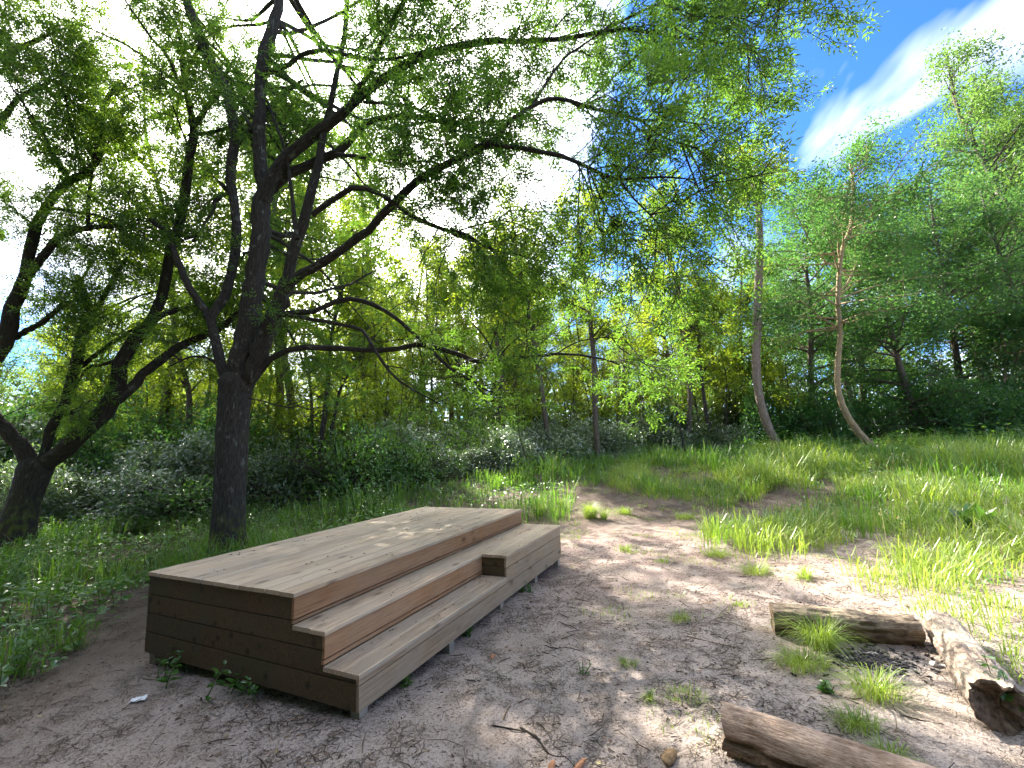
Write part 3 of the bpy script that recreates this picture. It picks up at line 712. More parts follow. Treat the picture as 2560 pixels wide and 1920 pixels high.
lt(1.0, 7.8, 7.4, (Z8_, [(60, 1560, 30), (200, 1480, 26), (300, 1400, 20), (400, 1380, 10)]))
ez = 16; ex_o = np.array([LT[4][int(k)][:3] for k in rng.uniform(12, 21, 6)]+[LT[10][int(k)][:3] for k in rng.uniform(12, 21, 6)]+[LT[1][int(k)][:3] for k in rng.uniform(14, 21, 4)])
ex_d = np.stack([rng.uniform(-.8, .5, ez), rng.uniform(-.5, .9, ez), rng.uniform(.1, .9, ez)], 1)
exP = grow(ex_o, ex_d, rng.uniform(1.8, 3.2, ez), 10, .14, -.02); exR = np.linspace(.04, .007, 10)[None]*rng.uniform(.6, 1.1, (ez, 1))
build_tree('forked_tree', 'leaning dark tree at left edge forking low into wide limbs', lb, [ltr], LT, LD, B_LEFT, M_LEFT, (exP, exR), n1=980, n2=6, nl=6, lsize=(.105, .16), tmin=.42, len1=(.6, 1.4), len2=(.2, .5))

# ------------------------------------------------------------------ woodland trees (a few kinds, repeated)
def gen_tree(name, seed, h, r0, crown0, crad, nl1, n2, nleaf, lsize, mb_, ml_, trunkpts=None, elev=(.35, 1.0), tm=TM_DIA, spread=.22, droop=-.03, top=.25, pend=0.0, sides=9, crownshape='oval', trunk_open=.0):
    global rng
    keep = rng; rng = np.random.default_rng(seed)
    acc = Acc()
    if trunkpts is None:
        ks = np.linspace(0, 1, 7); wob_ = np.cumsum(rng.normal(0, .022*h, (7, 2)), 0); wob_[0] = 0
        trunkpts = [(wob_[i, 0], wob_[i, 1], h*k-.25*(i == 0), r0*(1-.82*k)*(1.25 if i == 0 else 1)) for i, k in enumerate(ks)]
    tr = resample(trunkpts, 26)
    V, Q, X = tubes(tr[None, :, :3], tr[None, :, 3]*(1+rng.normal(0, .03, (1, 26))), sides); acc.add(V, Q, X=X)
    o, t, tt, _ = spawn(tr[None, :, :3], nl1, crown0, .99)
    az = np.arange(nl1)*2.4+rng.uniform(0, .8, nl1); el = rng.uniform(*elev, nl1)
    d = np.stack([np.cos(az)*np.cos(el), np.sin(az)*np.cos(el), np.sin(el)], 1)
    q = (tt-crown0)/(1-crown0)
    prof = np.sin(np.clip(.18+.82*q, 0, 1)*np.pi)**.6 if crownshape == 'oval' else (1-.75*q)
    L1 = crad*np.maximum(prof, top)*rng.uniform(.65, 1.15, nl1)
    P1 = grow(o, d, L1, 7, .14, droop+pend)
    rr = np.interp(tt, np.linspace(0, 1, 26), tr[:, 3])*.5
    V, Q, X = tubes(P1, np.maximum(rr[:, None]*np.linspace(1, .15, 7)[None], .004), 5); acc.add(V, Q, X=X)
    N = nl1*n2
    o, t, _, _ = spawn(P1, N, .25, 1.0)
    P2 = grow(o, nrm(t*.6+perp(t)*.8+UP*.1), crad*rng.uniform(.14, .38, N), 4, .2, droop+pend)
    V, Q, X = tubes(P2, np.broadcast_to(np.array([.010, .008, .006, .003])[None], (N, 4)).copy(), 3); acc.add(V, Q, X=X)
    o, t, _, _ = spawn(P2, nleaf, .2, 1.0)
    o = o+rng.normal(0, spread*.5, o.shape)
    Xd = nrm(t*.3+rng.normal(0, 1, o.shape)*[1, 1, .6]+[0, 0, -.2]); Nn = nrm(UP*1.1+rng.normal(0, .55, o.shape))
    V, F, r = leaves(tm, o, Xd, Nn, rng.uniform(*lsize, nleaf))
    rng = keep
    return mk_mesh(name+'_wood', acc.verts(), acc.faces(), mb_, smoothf=True, bark=acc.ext()), mk_mesh(name+'_leaves', V, [F], ml_, rnd=r)
def put_tree(name, kind, x, y, s, rz, label, group=None, z=None, sz=1.0):
    o = empty(name, (x, y, float(H(x, y)) if z is None else z), rz); o.scale = (s, s, s*sz)
    link('trunk', kind[0], o); link('crown', kind[1], o); tag(o, label, 'tree', group); return o
K_POLE = [gen_tree('pole', 100+i, 11, .13, .30, 2.0, 34, 6, 8500, (.09, .155), B_POLE, M_YOUNG, spread=.3, elev=(.1, .9)) for i in range(3)]
K_BUSHY = [gen_tree('bushy', 200+i, 9, .13, .16, 2.4, 46, 7, 15000, (.085, .15), B_POLE, M_YOUNG, spread=.32, elev=(-.1, .8)) for i in range(2)]
K_DARK = [gen_tree('dark', 300+i, 12, .17, .14, 3.1, 64, 9, 27000, (.085, .155), B_POLE, M_DARK, spread=.34, elev=(-.1, .8)) for i in range(2)]
K_TALL = [gen_tree('tall', 400+i, 21, .30, .22, 4.2, 76, 10, 29000, (.125, .215), B_POLE, M_TALL, spread=.5, elev=(.2, 1.0)) for i in range(2)]

# trees that stand out, each on its own surveyed trunk line
def line_tree(name, label, pts, y, mb_, ml_, seed, tail, z6=Z6_, group=None, **kw):
    q = []
    for a, b, w_ in pts:
        p_ = at(z6[0]+a*z6[2], z6[1]+b*z6[2], y); q.append([*p_, .5*w_*z6[2]*((p_-[0, 0, CAMZ])@CF)/FPX])
    base = np.array([q[0][0], q[0][1], float(H(q[0][0], q[0][1]))])
    zmin = min(base[2], q[0][2])
    q = [[q[0][0]+(q[0][0]-q[1][0])*.3, q[0][1], zmin-.3, q[0][3]*1.2]]+q
    for i, t in enumerate(tail): q.append([q[-1][0]+t[0], q[-1][1]+t[1], q[-1][2]+t[2], t[3]])
    q = [(a[0]-base[0], a[1]-base[1], a[2]-base[2], a[3]) for a in q]
    me = gen_tree(name, seed, q[-1][2], q[1][3], kw.pop('crown0', .4), kw.pop('crad', 2.0), kw.pop('nl1', 30), kw.pop('n2', 6), kw.pop('nleaf', 6000), kw.pop('lsize', (.10, .18)), mb_, ml_, trunkpts=q, **kw)
    o = empty(name, base); link('trunk', me[0], o); link('crown', me[1], o); tag(o, label, 'tree', group); return o
line_tree('dead_tree', 'tall bare weathered trunk leaning at its foot, dead side twigs', [(450, 1590, 40), (410, 1530, 38), (362, 1430, 34), (332, 1330, 32), (316, 1200, 32), (320, 1000, 31), (325, 850, 30), (331, 700, 28), (324, 520, 24)], 16.0, B_DEAD, M_YOUNG, 31, [(.0, .1, 1.2, .12), (-.2, .2, 1.5, .06)], crown0=.72, crad=1.5, nl1=26, nleaf=2600, sides=12)
dt = [o for o in SC.objects if o.name == 'dead_tree'][0]; dt_me = dt.children[0].data
tl = np.array([v.co[:] for v in dt_me.vertices[:26*12]]).reshape(26, 12, 3).mean(1)
for k in range(16):
    i = rng.integers(5, 22); a = rng.uniform(0, 6.28)
    P = grow(tl[i][None], np.array([[math.cos(a), math.sin(a), rng.uniform(-.2, .5)]]), [rng.uniform(.5, 1.5)], 8, .3, -.05)
    V, Q, X = tubes(P, np.linspace(.03, .006, 8)[None], 5); link('dead_branch', mk_mesh('dead_branch', V, [Q], B_DEAD, bark=X), dt)
line_tree('curved_tree', 'dark green tree on a pale slender trunk curved at its foot', [(845, 1565, 30), (765, 1490, 28), (692, 1390, 25), (656, 1290, 23), (654, 1180, 21), (665, 1050, 19), (655, 920, 18), (670, 720, 16), (708, 600, 13)], 15.5, B_PALE, M_DARK, 33, [(.5, .2, 1.6, .06), (.2, .2, 1.4, .03)], crown0=.42, crad=3.6, nl1=60, n2=8, nleaf=28000, lsize=(.08, .14), elev=(-.1, .8), spread=.3, sides=12)
line_tree('slender_tree', 'slim dark trunk with a twin stem, left of the clearing middle', [(200, 870, 26), (222, 700, 24), (236, 560, 22), (250, 400, 20), (266, 240, 18)], 13.0, B_LEFT, M_YOUNG, 34, [(.2, .2, 1.5, .08), (.2, .2, 2.0, .03)], z6=Z7_, crown0=.45, crad=1.8, nleaf=5200)
line_tree('slender_tree', 'thin dark trunk leaning right beside the slim twin stem', [(250, 815, 20), (275, 680, 18), (300, 560, 15), (330, 500, 13)], 13.2, B_LEFT, M_YOUNG, 35, [(.5, .1, .8, .05), (.6, .2, 1.0, .02)], z6=Z7_, crown0=.5, crad=1.5, nleaf=3500)
line_tree('slender_tree', 'left of the two close grey trunks behind the long low branch', [(1092, 790, 20), (1100, 640, 19), (1106, 540, 18), (1118, 440, 16)], 18.0, B_POLE, M_YOUNG, 36, [(.2, .2, 3.0, .09), (.1, .2, 3.5, .03)], z6=Z7_, crown0=.5, crad=2.0, nleaf=5000)
line_tree('slender_tree', 'right of the two close grey trunks behind the long low branch', [(1136, 795, 24), (1122, 620, 21), (1116, 480, 19)], 17.6, B_POLE, M_YOUNG, 37, [(-.3, .2, 3.4, .1), (.3, .2, 3.5, .03)], z6=Z7_, crown0=.5, crad=2.0, nleaf=5000)
line_tree('slender_tree', 'grey trunk leaning left, standing left of the shaded shrub', [(1352, 885, 28), (1340, 740, 26), (1325, 620, 25), (1304, 470, 24), (1270, 280, 21), (1238, 90, 19)], 17.0, B_POLE, M_YOUNG, 38, [(-.3, .2, 2.0, .08), (-.2, .2, 2.5, .03)], z6=Z7_, crown0=.42, crad=2.2, nleaf=6500)
line_tree('slender_tree', 'straight grey trunk at the back of the bare path', [(1606, 935, 32), (1592, 800, 30), (1584, 640, 28), (1580, 430, 27), (1562, 240, 23), (1545, 60, 21)], 16.5, B_POLE, M_YOUNG, 39, [(-.2, .2, 2.0, .08), (.2, .2, 2.5, .03)], z6=Z7_, crown0=.42, crad=2.3, nleaf=7000)
line_tree('slender_tree', 'grey-brown trunk midway between the path end and the bare leaning trunk', [(2050, 825, 28), (2056, 690, 27), (2062, 560, 25), (2034, 300, 22), (1992, 20, 19)], 18.0, B_POLE, M_YOUNG, 40, [(-.2, .2, 2.0, .07), (.2, .2, 2.5, .03)], z6=Z7_, crown0=.4, crad=2.3, nleaf=7000)
line_tree('slender_tree', 'dark thin trunk just left of the bare leaning trunk', [(2165, 810, 22), (2145, 690, 20), (2128, 570, 18), (2110, 400, 15)], 18.4, B_LEFT, M_YOUNG, 41, [(.2, .2, 2.0, .05), (.2, .2, 2.0, .02)], z6=Z7_, crown0=.4, crad=2.0, nleaf=5000)
line_tree('tall_tree', 'tall thick trunk far back at the right edge with an airy crown', [(1236, 1030, 36), (1262, 900, 34), (1290, 760, 32), (1312, 640, 28)], 27.0, B_POLE, M_TALL, 42, [(.8, .2, 4.0, .2), (.6, .2, 4.0, .05)], crown0=.35, crad=4.5, nl1=60, n2=8, nleaf=24000, lsize=(.12, .2), spread=.5)
line_tree('leaning_tree', 'small pale leaning stem in shade near the right edge', [(1258, 1425, 22), (1285, 1360, 20), (1330, 1285, 16), (1350, 1200, 12)], 19.0, B_PALE, M_DARK, 43, [(.3, .1, 1.2, .05), (.2, .1, 1.2, .02)], crown0=.4, crad=1.8, nleaf=5000)
K_SAP = [gen_tree('sapling', 700+i, 6.5, .036, .28, 1.1, 22, 4, 1500, (.09, .16), B_LEFT, M_YOUNG, spread=.3, elev=(.2, 1.1), sides=7) for i in range(3)]
# the rest of the wood
G1 = 'young trees of the wood'
rb = np.random.default_rng(5)
def scatter(nm, kinds, spots, label, group, s=(.85, 1.15)):
    for x, y, sc in spots:
        put_tree(nm, kinds[rb.integers(len(kinds))], x, y, sc*rb.uniform(*s), rb.uniform(0, 6.28), label, group, sz=rb.uniform(.9, 1.1))
def spots(n, xr, yr, sc, mind=1.5):
    r = []; tries = 0
    while len(r) < n and tries < 4000:
        tries += 1
        x = rb.uniform(*xr); y = rb.uniform(*yr)
        if all((x-a)**2+(y-b)**2 > mind**2 for a, b, _ in r): r.append((x, y, sc))
    return r
scatter('young_tree', K_POLE, spots(13, (-9, 14), (20, 31), .88, 2.2), 'slim young tree with thin light green crown in the wood behind the clearing', 'slim young trees of the middle wood')
scatter('bushy_tree', K_BUSHY, spots(9, (-8, 15), (20.5, 27), .55, 2.0), 'low bushy young tree with yellow-green leaves in the wood', 'bushy young trees of the middle wood')
scatter('young_tree', K_POLE, spots(9, (-26, -8), (14, 26), .85, 2.5), 'slim young tree behind the bramble bank on the left', 'slim young trees of the left wood')
scatter('bushy_tree', K_BUSHY, spots(20, (-26, -5.5), (13.5, 26), .62, 2.0), 'bushy light green young tree behind the bramble bank on the left', 'bushy young trees of the left wood')
scatter('dark_tree', K_DARK, [(13.8, 20.5, .95), (17.2, 18.5, .98), (21, 20.5, 1.0), (24.5, 18.5, 1.0), (19, 24, 1.15), (15.5, 25, 1.05), (11.5, 23.5, .8)], 'dense dark green tree in the right-hand wood', 'dense trees of the right-hand wood', (.95, 1.08))
scatter('tall_tree', K_TALL, [(30, 26, 1.05), (36, 30, 1.2), (25, 31, .95), (31, 33, .95), (41, 27, 1.2), (20, 33, .72), (37, 22.5, 1.1)], 'tall airy tree rising over the right-hand wood', 'tall trees of the right-hand wood', (.96, 1.06))
scatter('young_tree', K_POLE, spots(10, (-30, 20), (31, 42), 1.0, 3.5), 'slim far tree deep in the wood', 'far trees deep in the wood')

scatter('tall_tree', K_POLE, [(-7.6, 15.5, 1.35), (-9.8, 17.5, 1.4), (-6.6, 18.5, 1.35), (-12.5, 15.5, 1.3), (-11.5, 20, 1.45)], 'taller slender tree rising behind the ash and the bramble bank', 'taller trees behind the ash', (.96, 1.04))
scatter('bushy_tree', K_BUSHY, spots(12, (-38, -14), (15, 27), .75, 2.4), 'bushy light green tree at the far left of the wood', 'bushy trees at the far left')
scatter('sapling', K_SAP, spots(16, (-5.5, 12), (16.5, 21), 1.0, .8), 'very thin dark-stemmed sapling among the trunks behind the clearing', 'thin saplings behind the clearing', (.7, 1.2))
scatter('sapling', K_SAP, spots(12, (-15, -4.5), (12.2, 18), .9, .9), 'very thin dark-stemmed sapling in the bramble bank', 'thin saplings in the bramble bank', (.6, 1.2))
scatter('bushy_tree', K_BUSHY, spots(15, (-22, 14), (23, 34), .85, 2.4), 'bushy light green tree farther back in the wood', 'bushy trees farther back')
scatter('tall_tree', K_POLE, spots(9, (-14, 12), (31, 39), 1.45, 3.2), 'tall slender light green tree at the back of the wood', 'tall slender trees at the back of the wood')
scatter('tall_tree', K_POLE, [(-6.2, 26, 1.3), (-4.6, 30, 1.5), (-3.0, 27.5, 1.25), (-7.8, 31, 1.5), (-1.6, 33, 1.5), (-9.5, 27, 1.4), (.6, 29, 1.3)], 'slender light green tree showing between the ash limbs', 'slender trees seen between the ash limbs', (.97, 1.05))
# far wood that closes the gaps, read as one mass
fa = Acc(); N = 34000
x = rng.uniform(-75, 80, N); y = 44+rng.uniform(0, 8, N)+.004*x**2*0; zt = 7.0+1.6*np.sin(x*.35)+1.2*np.sin(x*.9+1)+.05*np.maximum(x, 0)
z = H(x, y)+zt*rng.uniform(0, 1, N)
V, F, r = leaves(TM_DIA, np.stack([x, y, z], 1), rng.normal(0, 1, (N, 3)), nrm(rng.normal(0, .6, (N, 3))+[0, -.7, .6]), rng.uniform(.5, .95, N))
# unseen ring of leaves behind and left of the viewer, added to block skylight
N2_ = 26000; a_ = rng.uniform(math.radians(165), math.radians(308), N2_); rr_ = rng.uniform(7.5, 15, N2_)
x = np.cos(a_)*rr_; y = 1.5+np.sin(a_)*rr_; zt = 13+2.5*np.sin(a_*9)+1.5*np.sin(a_*23); z = H(x, y)+zt*rng.uniform(0, 1, N2_)**.8
V2_, F2_, r2_ = leaves(TM_DIA, np.stack([x, y, z], 1), rng.normal(0, 1, (N2_, 3)), nrm(rng.normal(0, .7, (N2_, 3))+[0, 0, .4]), rng.uniform(.65, 1.1, N2_))
F = np.concatenate([F, F2_+len(V)]); V = np.concatenate([V, V2_]); r = np.concatenate([r, r2_])
o = link('far_wood', mk_mesh('far_wood', V, [F], M_SHRUB, rnd=r)); tag(o, 'far green mass of woodland behind the nearer trunks, with an unseen added leaf ring that blocks skylight', 'woodland', kind='stuff')

# ------------------------------------------------------------------ shrubs and brambles
def gen_bush(name, seed, rx, ry, h, nleaf, lsize, ml_, tm, ncane=26, shell=.55):
    global rng
    keep = rng; rng = np.random.default_rng(seed); acc = Acc()
    az = rng.uniform(0, 6.28, ncane); o = np.stack([np.cos(az)*rx*.3, np.sin(az)*ry*.3, np.full(ncane, -.1)], 1)*rng.uniform(.2, 1, (ncane, 1))
    d = np.stack([np.cos(az)*.6, np.sin(az)*.6, np.full(ncane, 1.0)], 1)+rng.normal(0, .25, (ncane, 3))
    P = grow(o, d, h*rng.uniform(1.0, 1.6, ncane), 9, .12, -.13)
    V, Q, X = tubes(P, np.linspace(.012, .004, 9)[None]*rng.uniform(.7, 1.4, (ncane, 1)), 4); acc.add(V, Q, X=X)
    u = nrm(rng.normal(0, 1, (nleaf, 3))); u[:, 2] = np.abs(u[:, 2])
    lump = 1+.20*np.sin(u[:, 0]*5+seed)+.18*np.sin(u[:, 1]*6+1.3*seed)+.16*np.sin(u[:, 2]*7+u[:, 0]*4)+.10*np.sin(u[:, 0]*13+u[:, 1]*11)
    rr = lump*(shell+(1-shell)*rng.uniform(0, 1, nleaf)**.45)
    p_ = u*rr[:, None]*np.array([rx, ry, h])+rng.normal(0, .05, (nleaf, 3)); p_[:, 2] = np.maximum(p_[:, 2], .02)
    stray = rng.uniform(0, 1, nleaf) < .10; az_ = np.round(np.arctan2(u[:, 1], u[:, 0])*3.2)/3.2; stray &= np.abs(np.arctan2(u[:, 1], u[:, 0])-az_) < .07; p_[stray] *= rng.uniform(1.02, 1.4, (stray.sum(), 1))
    Xd = nrm(u*.6+rng.normal(0, .6, u.shape)+[0, 0, -.1]); Nn = nrm(u*.5+UP*.7+rng.normal(0, .35, u.shape))
    V, F, r = leaves(tm, p_, Xd, Nn, rng.uniform(*lsize, nleaf))
    rng = keep
    return mk_mesh(name+'_canes', acc.verts(), acc.faces(), B_TWIG, smoothf=True, bark=acc.ext()), mk_mesh(name+'_leaves', V, [F], ml_, rnd=r)
K_BRAM = [gen_bush('bramble', 500+i, 1.5, 1.1, 1.15, 10500, (.058, .105), M_BRAM, TM_LEAF, 60, .66) for i in range(3)]
K_BRAM2 = [gen_bush('loose_bramble', 520+i, 1.4, 1.2, 1.25, 5200, (.05, .10), m_, TM_LEAF, 90, .30) for i, m_ in enumerate((M_WEED, M_SHRUB))]
K_SHRUB = [gen_bush('shrub', 600+i, 1.2, 1.1, 2.1, 6500, (.09, .16), M_SHRUB, TM_DIA, 30, .35) for i in range(2)]
K_SHRUBG = [gen_bush('green_shrub', 650+i, 1.3, 1.1, 2.0, 6500, (.09, .16), M_DARK, TM_DIA, 30, .35) for i in range(2)]
K_BROWN = gen_bush('brown_shrub', 690, .8, .7, 2.0, 5000, (.07, .13), M_BROWN, TM_DIA, 20, .4)
def put_bush(name, kind, x, y, s, label, group=None, sz=1.0):
    o = empty(name, (x, y, float(H(x, y))), rb.uniform(0, 6.28)); o.scale = (s, s, s*sz)
    link('canes', kind[0], o); link('foliage', kind[1], o); tag(o, label, 'bush', group); return o
for x, y, s in [(-9.6, 10.6, 1.0), (-7.9, 11.2, 1.05), (-6.3, 11.8, 1.1), (-4.8, 12.6, 1.05), (-11.8, 10.2, 1.0), (-13.8, 11.2, 1.2), (-8.6, 13.0, 1.25), (-6.4, 13.8, 1.25), (-10.8, 12.8, 1.3), (-3.3, 13.4, 1.0), (-4.4, 15.0, 1.25), (-2.0, 14.8, 1.1), (-16, 12.5, 1.3), (-13, 14.4, 1.4)]:
    put_bush('bramble_bush', (K_BRAM+K_BRAM2)[rb.integers(5)], x+rb.uniform(-.4, .4), y+rb.uniform(-.4, .4), s*rb.uniform(.72, 1.2), 'bramble bush in the pale glossy-leaved bank left of the clearing', 'brambles of the left bank', sz=rb.uniform(.72, 1.3))
for x, y, s in [(-.5, 16.0, 1.05), (1.2, 16.8, 1.1), (3.0, 17.6, 1.1), (4.6, 18.2, 1.0), (6.0, 18.4, 1.0), (8.3, 18.6, .9), (2.0, 19, 1.3), (-2, 17.4, 1.3), (5.2, 20, 1.3)]:
    put_bush('bramble_bush', K_BRAM[rb.integers(3)], x, y, s*rb.uniform(.9, 1.08), 'bramble bush at the foot of the thin trunks behind the path', 'brambles of the middle bank')
for x, y, s in [(-12.5, 16, 1.2), (-9.5, 16.2, 1.1), (-6.6, 17, 1.0), (-15.5, 15, 1.3), (-4.2, 18, 1.0), (-18, 16, 1.4), (-2, 20, 1.1), (1, 21, 1.1), (3.5, 21.5, 1.1), (8.5, 21, 1.2), (10.5, 21.5, 1.3), (6.3, 22, 1.3)]:
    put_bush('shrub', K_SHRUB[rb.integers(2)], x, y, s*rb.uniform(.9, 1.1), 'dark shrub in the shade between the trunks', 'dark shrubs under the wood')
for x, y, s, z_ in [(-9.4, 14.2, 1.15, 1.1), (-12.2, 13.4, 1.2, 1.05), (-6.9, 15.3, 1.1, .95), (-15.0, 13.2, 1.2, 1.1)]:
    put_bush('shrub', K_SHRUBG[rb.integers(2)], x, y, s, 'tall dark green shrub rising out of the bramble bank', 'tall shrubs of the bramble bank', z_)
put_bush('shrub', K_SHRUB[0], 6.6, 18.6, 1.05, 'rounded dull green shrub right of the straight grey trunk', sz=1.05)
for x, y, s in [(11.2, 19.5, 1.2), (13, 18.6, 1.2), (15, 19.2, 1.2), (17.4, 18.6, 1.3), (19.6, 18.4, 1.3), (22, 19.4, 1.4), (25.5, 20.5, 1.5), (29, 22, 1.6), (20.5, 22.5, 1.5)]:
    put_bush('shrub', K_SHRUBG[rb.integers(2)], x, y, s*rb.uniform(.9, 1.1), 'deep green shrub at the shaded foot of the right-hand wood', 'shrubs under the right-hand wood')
bp_ = at(1700+1070*.6027, 200+1340*.6027, 18.5)
put_bush('brown_shrub', K_BROWN, bp_[0], bp_[1], 1.0, 'reddish brown shrub in the shade under the right-hand trees')

# ------------------------------------------------------------------ grass and ground plants
def blades(x, y, h, wd, lean, m_, name, z0=None, az=None):
    N = len(x); z = H(x, y)-.01; az = rng.uniform(0, 6.28, N) if az is None else az; dx, dy = np.cos(az), np.sin(az)
    px, py = -dy, dx
    bend = np.array([0, .14, .46, 1.0]); hz = np.array([0, .50, .86, .96]); wv = np.array([.55, .8, .5, 0])
    b = lean*h
    X = x[:, None]+dx[:, None]*b[:, None]*bend; Y = y[:, None]+dy[:, None]*b[:, None]*bend; Z = z[:, None]+h[:, None]*hz*(1-.42*np.minimum(lean, 1.5)[:, None]*bend)
    Lf = np.stack([X+px[:, None]*wd[:, None]*wv, Y+py[:, None]*wd[:, None]*wv, Z], -1); Rt = np.stack([X-px[:, None]*wd[:, None]*wv, Y-py[:, None]*wd[:, None]*wv, Z], -1)
    V = np.concatenate([Lf[:, :3], Rt[:, :3], Lf[:, 3:]], 1)       # 7 verts
    i = (np.arange(N)*7)[:, None]
    Q = np.concatenate([i+[0, 3, 4, 1], i+[1, 4, 5, 2]]); T = i+[2, 5, 6]
    return V.reshape(-1, 3), Q, T, np.repeat(rng.uniform(0, 1, N), 7)
def field(N, xr, yr, pw=1.0):
    x = rng.uniform(*xr, N); y = yr[0]+(yr[1]-yr[0])*rng.uniform(0, 1, N)**pw
    return x, y
def clump(x, y, sc):
    return np.sin(x*sc+1.3*np.sin(y*sc*.7))+np.sin(y*sc*1.1+1.7*np.sin(x*sc*.6+2))
ga = Acc(); gb = Acc()
def addgrass(acc, x, y, h, wd, lean):
    V, Q, T, r = blades(x, y, h, wd, lean, None, ''); acc.add(V, Q, T, r)
def tufts(acc, cx, cy, nb, h, spread, wk=1.0, lean=(.2, 1.25)):
    """nb blades round every centre, arching outwards, height per tuft"""
    N = len(cx); k = np.repeat(np.arange(N), nb); M_ = len(k)
    a = rng.uniform(0, 6.28, M_); rr = spread*np.sqrt(rng.uniform(0, 1, M_))
    x = cx[k]+np.cos(a)*rr; y = cy[k]+np.sin(a)*rr
    hh = (h*rng.uniform(.5, 1.45, N))[k]*rng.uniform(.4, 1.05, M_)
    dist = np.hypot(x, y)
    V, Q, T, r = blades(x, y, hh, rng.uniform(.002, .0038, M_)*(1+dist*.10)*wk, rng.uniform(*lean, M_), None, '', az=a+rng.normal(0, .7, M_))
    tone = rng.uniform(0, 1, N)[k]; r = np.clip(.55*np.repeat(tone, 7)+.45*r, 0, 1)
    acc.add(V, Q, T, r)
def sel(n, xr, yr, cond, pw=1.0):
    x, y = field(n, xr, yr, pw); ok = cond(x, y); return x[ok], y[ok]
# sunlit long grass right of the path
cx, cy = sel(5200, (2.2, 18), (2.2, 16), lambda x, y: ~bareness(x, y) & ~underdeck(x, y, .05) & (x > .25*y-.5) & (clump(x, y, 2.3) > -1.15) & (x < 1.45*y+1.5), 1.15)
hgt = (.30+.28*smooth(2.5, 7, cx)+.08*clump(cx, cy, 1.1))*np.where(cy < 4.4, .62, 1)*(.85+.38*np.clip(clump(cx*1.3+4, cy*1.1, .95), -1.2, 1.2))
hgt = np.maximum(hgt, .09)
tufts(ga, cx, cy, 20, hgt, .20, 1.12)
# grass behind the platform and the path, up to the wood
cx, cy = sel(3600, (-5.5, 16), (6.6, 18), lambda x, y: ~bareness(x, y) & ~underdeck(x, y, .12) & (clump(x+5, y, 1.7) > -.75) & (x > -1.05*y+4.5))
tufts(gb, cx, cy, 14, .46+.20*clump(cx, cy, 1.3), .20, 1.25, (.1, .8))
# far right meadow edge
cx, cy = sel(900, (9, 28), (12, 20.5), lambda x, y: x > .6*y)
tufts(gb, cx, cy, 14, .50+.1*clump(cx, cy, .9), .3, 1.3)
# left of the platform
cx, cy = sel(1500, (-10, -2.2), (3.4, 10.5), lambda x, y: ~bareness(x, y) & ~underdeck(x, y, .15) & (clump(x, y, 1.9) > -.8))
tufts(gb, cx, cy, 17, .36+.11*clump(cx, cy, 1.3), .15, 1.2, (.2, 1.0))
# straggling tufts on the far path
cx, cy = sel(420, (-.5, 13), (6.3, 14.5), lambda x, y: bareness(x, y) & ~underdeck(x, y, .15) & (clump(x, y, 2.0) > .2))
tufts(ga, cx, cy, 14, .12+.05*clump(cx, cy, 3.), .10)
cx, cy = sel(160, (1.6, 8), (2.4, 7.5), lambda x, y: bareness(x, y) & (clump(x, y, 1.7)+x*.35 > 1.7))
tufts(ga, cx, cy, 12, np.full(len(cx), .07), .09, 1.0, (.4, 1.3))
# sparse blades on the trodden ground
x, y = field(60000, (-3, 9), (1.6, 14))
u, v = topix(x, y, H(x, y))
near_edge = clump(x, y, 3.1)+.6*clump(x, y, 7.0)
ok = bareness(x, y) & ~underdeck(x, y, .1) & (near_edge > 1.35-.35*smooth(4, 9, y)) & (x > -.1*y+.9)
x, y = x[ok], y[ok]
addgrass(ga, x, y, rng.uniform(.02, .085, len(x)), rng.uniform(.0016, .0028, len(x))*(1+.08*y), rng.uniform(.5, 1.6, len(x)))
o = link('meadow_grass', mk_mesh('meadow_grass', ga.verts(), ga.faces(), M_GRASS, rnd=ga.ext())); tag(o, 'sunlit yellow-green long grass right of the bare path', 'grass', kind='stuff')
o = link('verge_grass', mk_mesh('verge_grass', gb.verts(), gb.faces(), M_SHADEGRASS, rnd=gb.ext())); tag(o, 'fresh green grass round the clearing and behind the platform', 'grass', kind='stuff')
sa = Acc(); x, y = sel(900, (3.2, 18), (3.8, 16), lambda x, y: ~bareness(x, y) & (x > .3*y) & (clump(x+1, y, 1.2) > -.3))
V, Q, T, r = blades(x, y, rng.uniform(.5, .95, len(x)), rng.uniform(.0011, .0018, len(x))*(1+.09*np.hypot(x, y)), rng.uniform(.1, .5, len(x)), None, ''); sa.add(V, Q, T, r)
tip = V.reshape(-1, 7, 3)[:, 6]; V, F, r = leaves(TM_DIA, tip-[0, 0, .05], nrm(rng.normal(0, .35, tip.shape)+UP), nrm(rng.normal(0, 1, tip.shape)), rng.uniform(.03, .055, len(tip))); sa.add(V, F, None, r)
o = link('seed_stalks', mk_mesh('seed_stalks', sa.verts(), sa.faces(), leafmat('straw', (.26, .22, .10), (.48, .42, .24), (.42, .38, .18), .4, .03), rnd=sa.ext())); tag(o, 'pale seed stalks standing over the long grass on the right', 'seed stalks', kind='stuff')
x, y = sel(420, (-10.5, -3.5), (7.2, 10.6), lambda x, y: ~underdeck(x, y, .3)); N = len(x); a = rng.uniform(0, 6.28, N)
P = grow(np.stack([x, y, H(x, y)-.02], 1), np.stack([np.cos(a)*.8, np.sin(a)*.8, rng.uniform(.4, 1.2, N)], 1), rng.uniform(.5, 1.5, N), 7, .12, -.24)
P[:, :, 2] = np.maximum(P[:, :, 2], H(P[:, :, 0], P[:, :, 1])+.005)
V, Q, X = tubes(P, np.linspace(.006, .002, 7)[None]*rng.uniform(.6, 1.2, (N, 1)), 4)
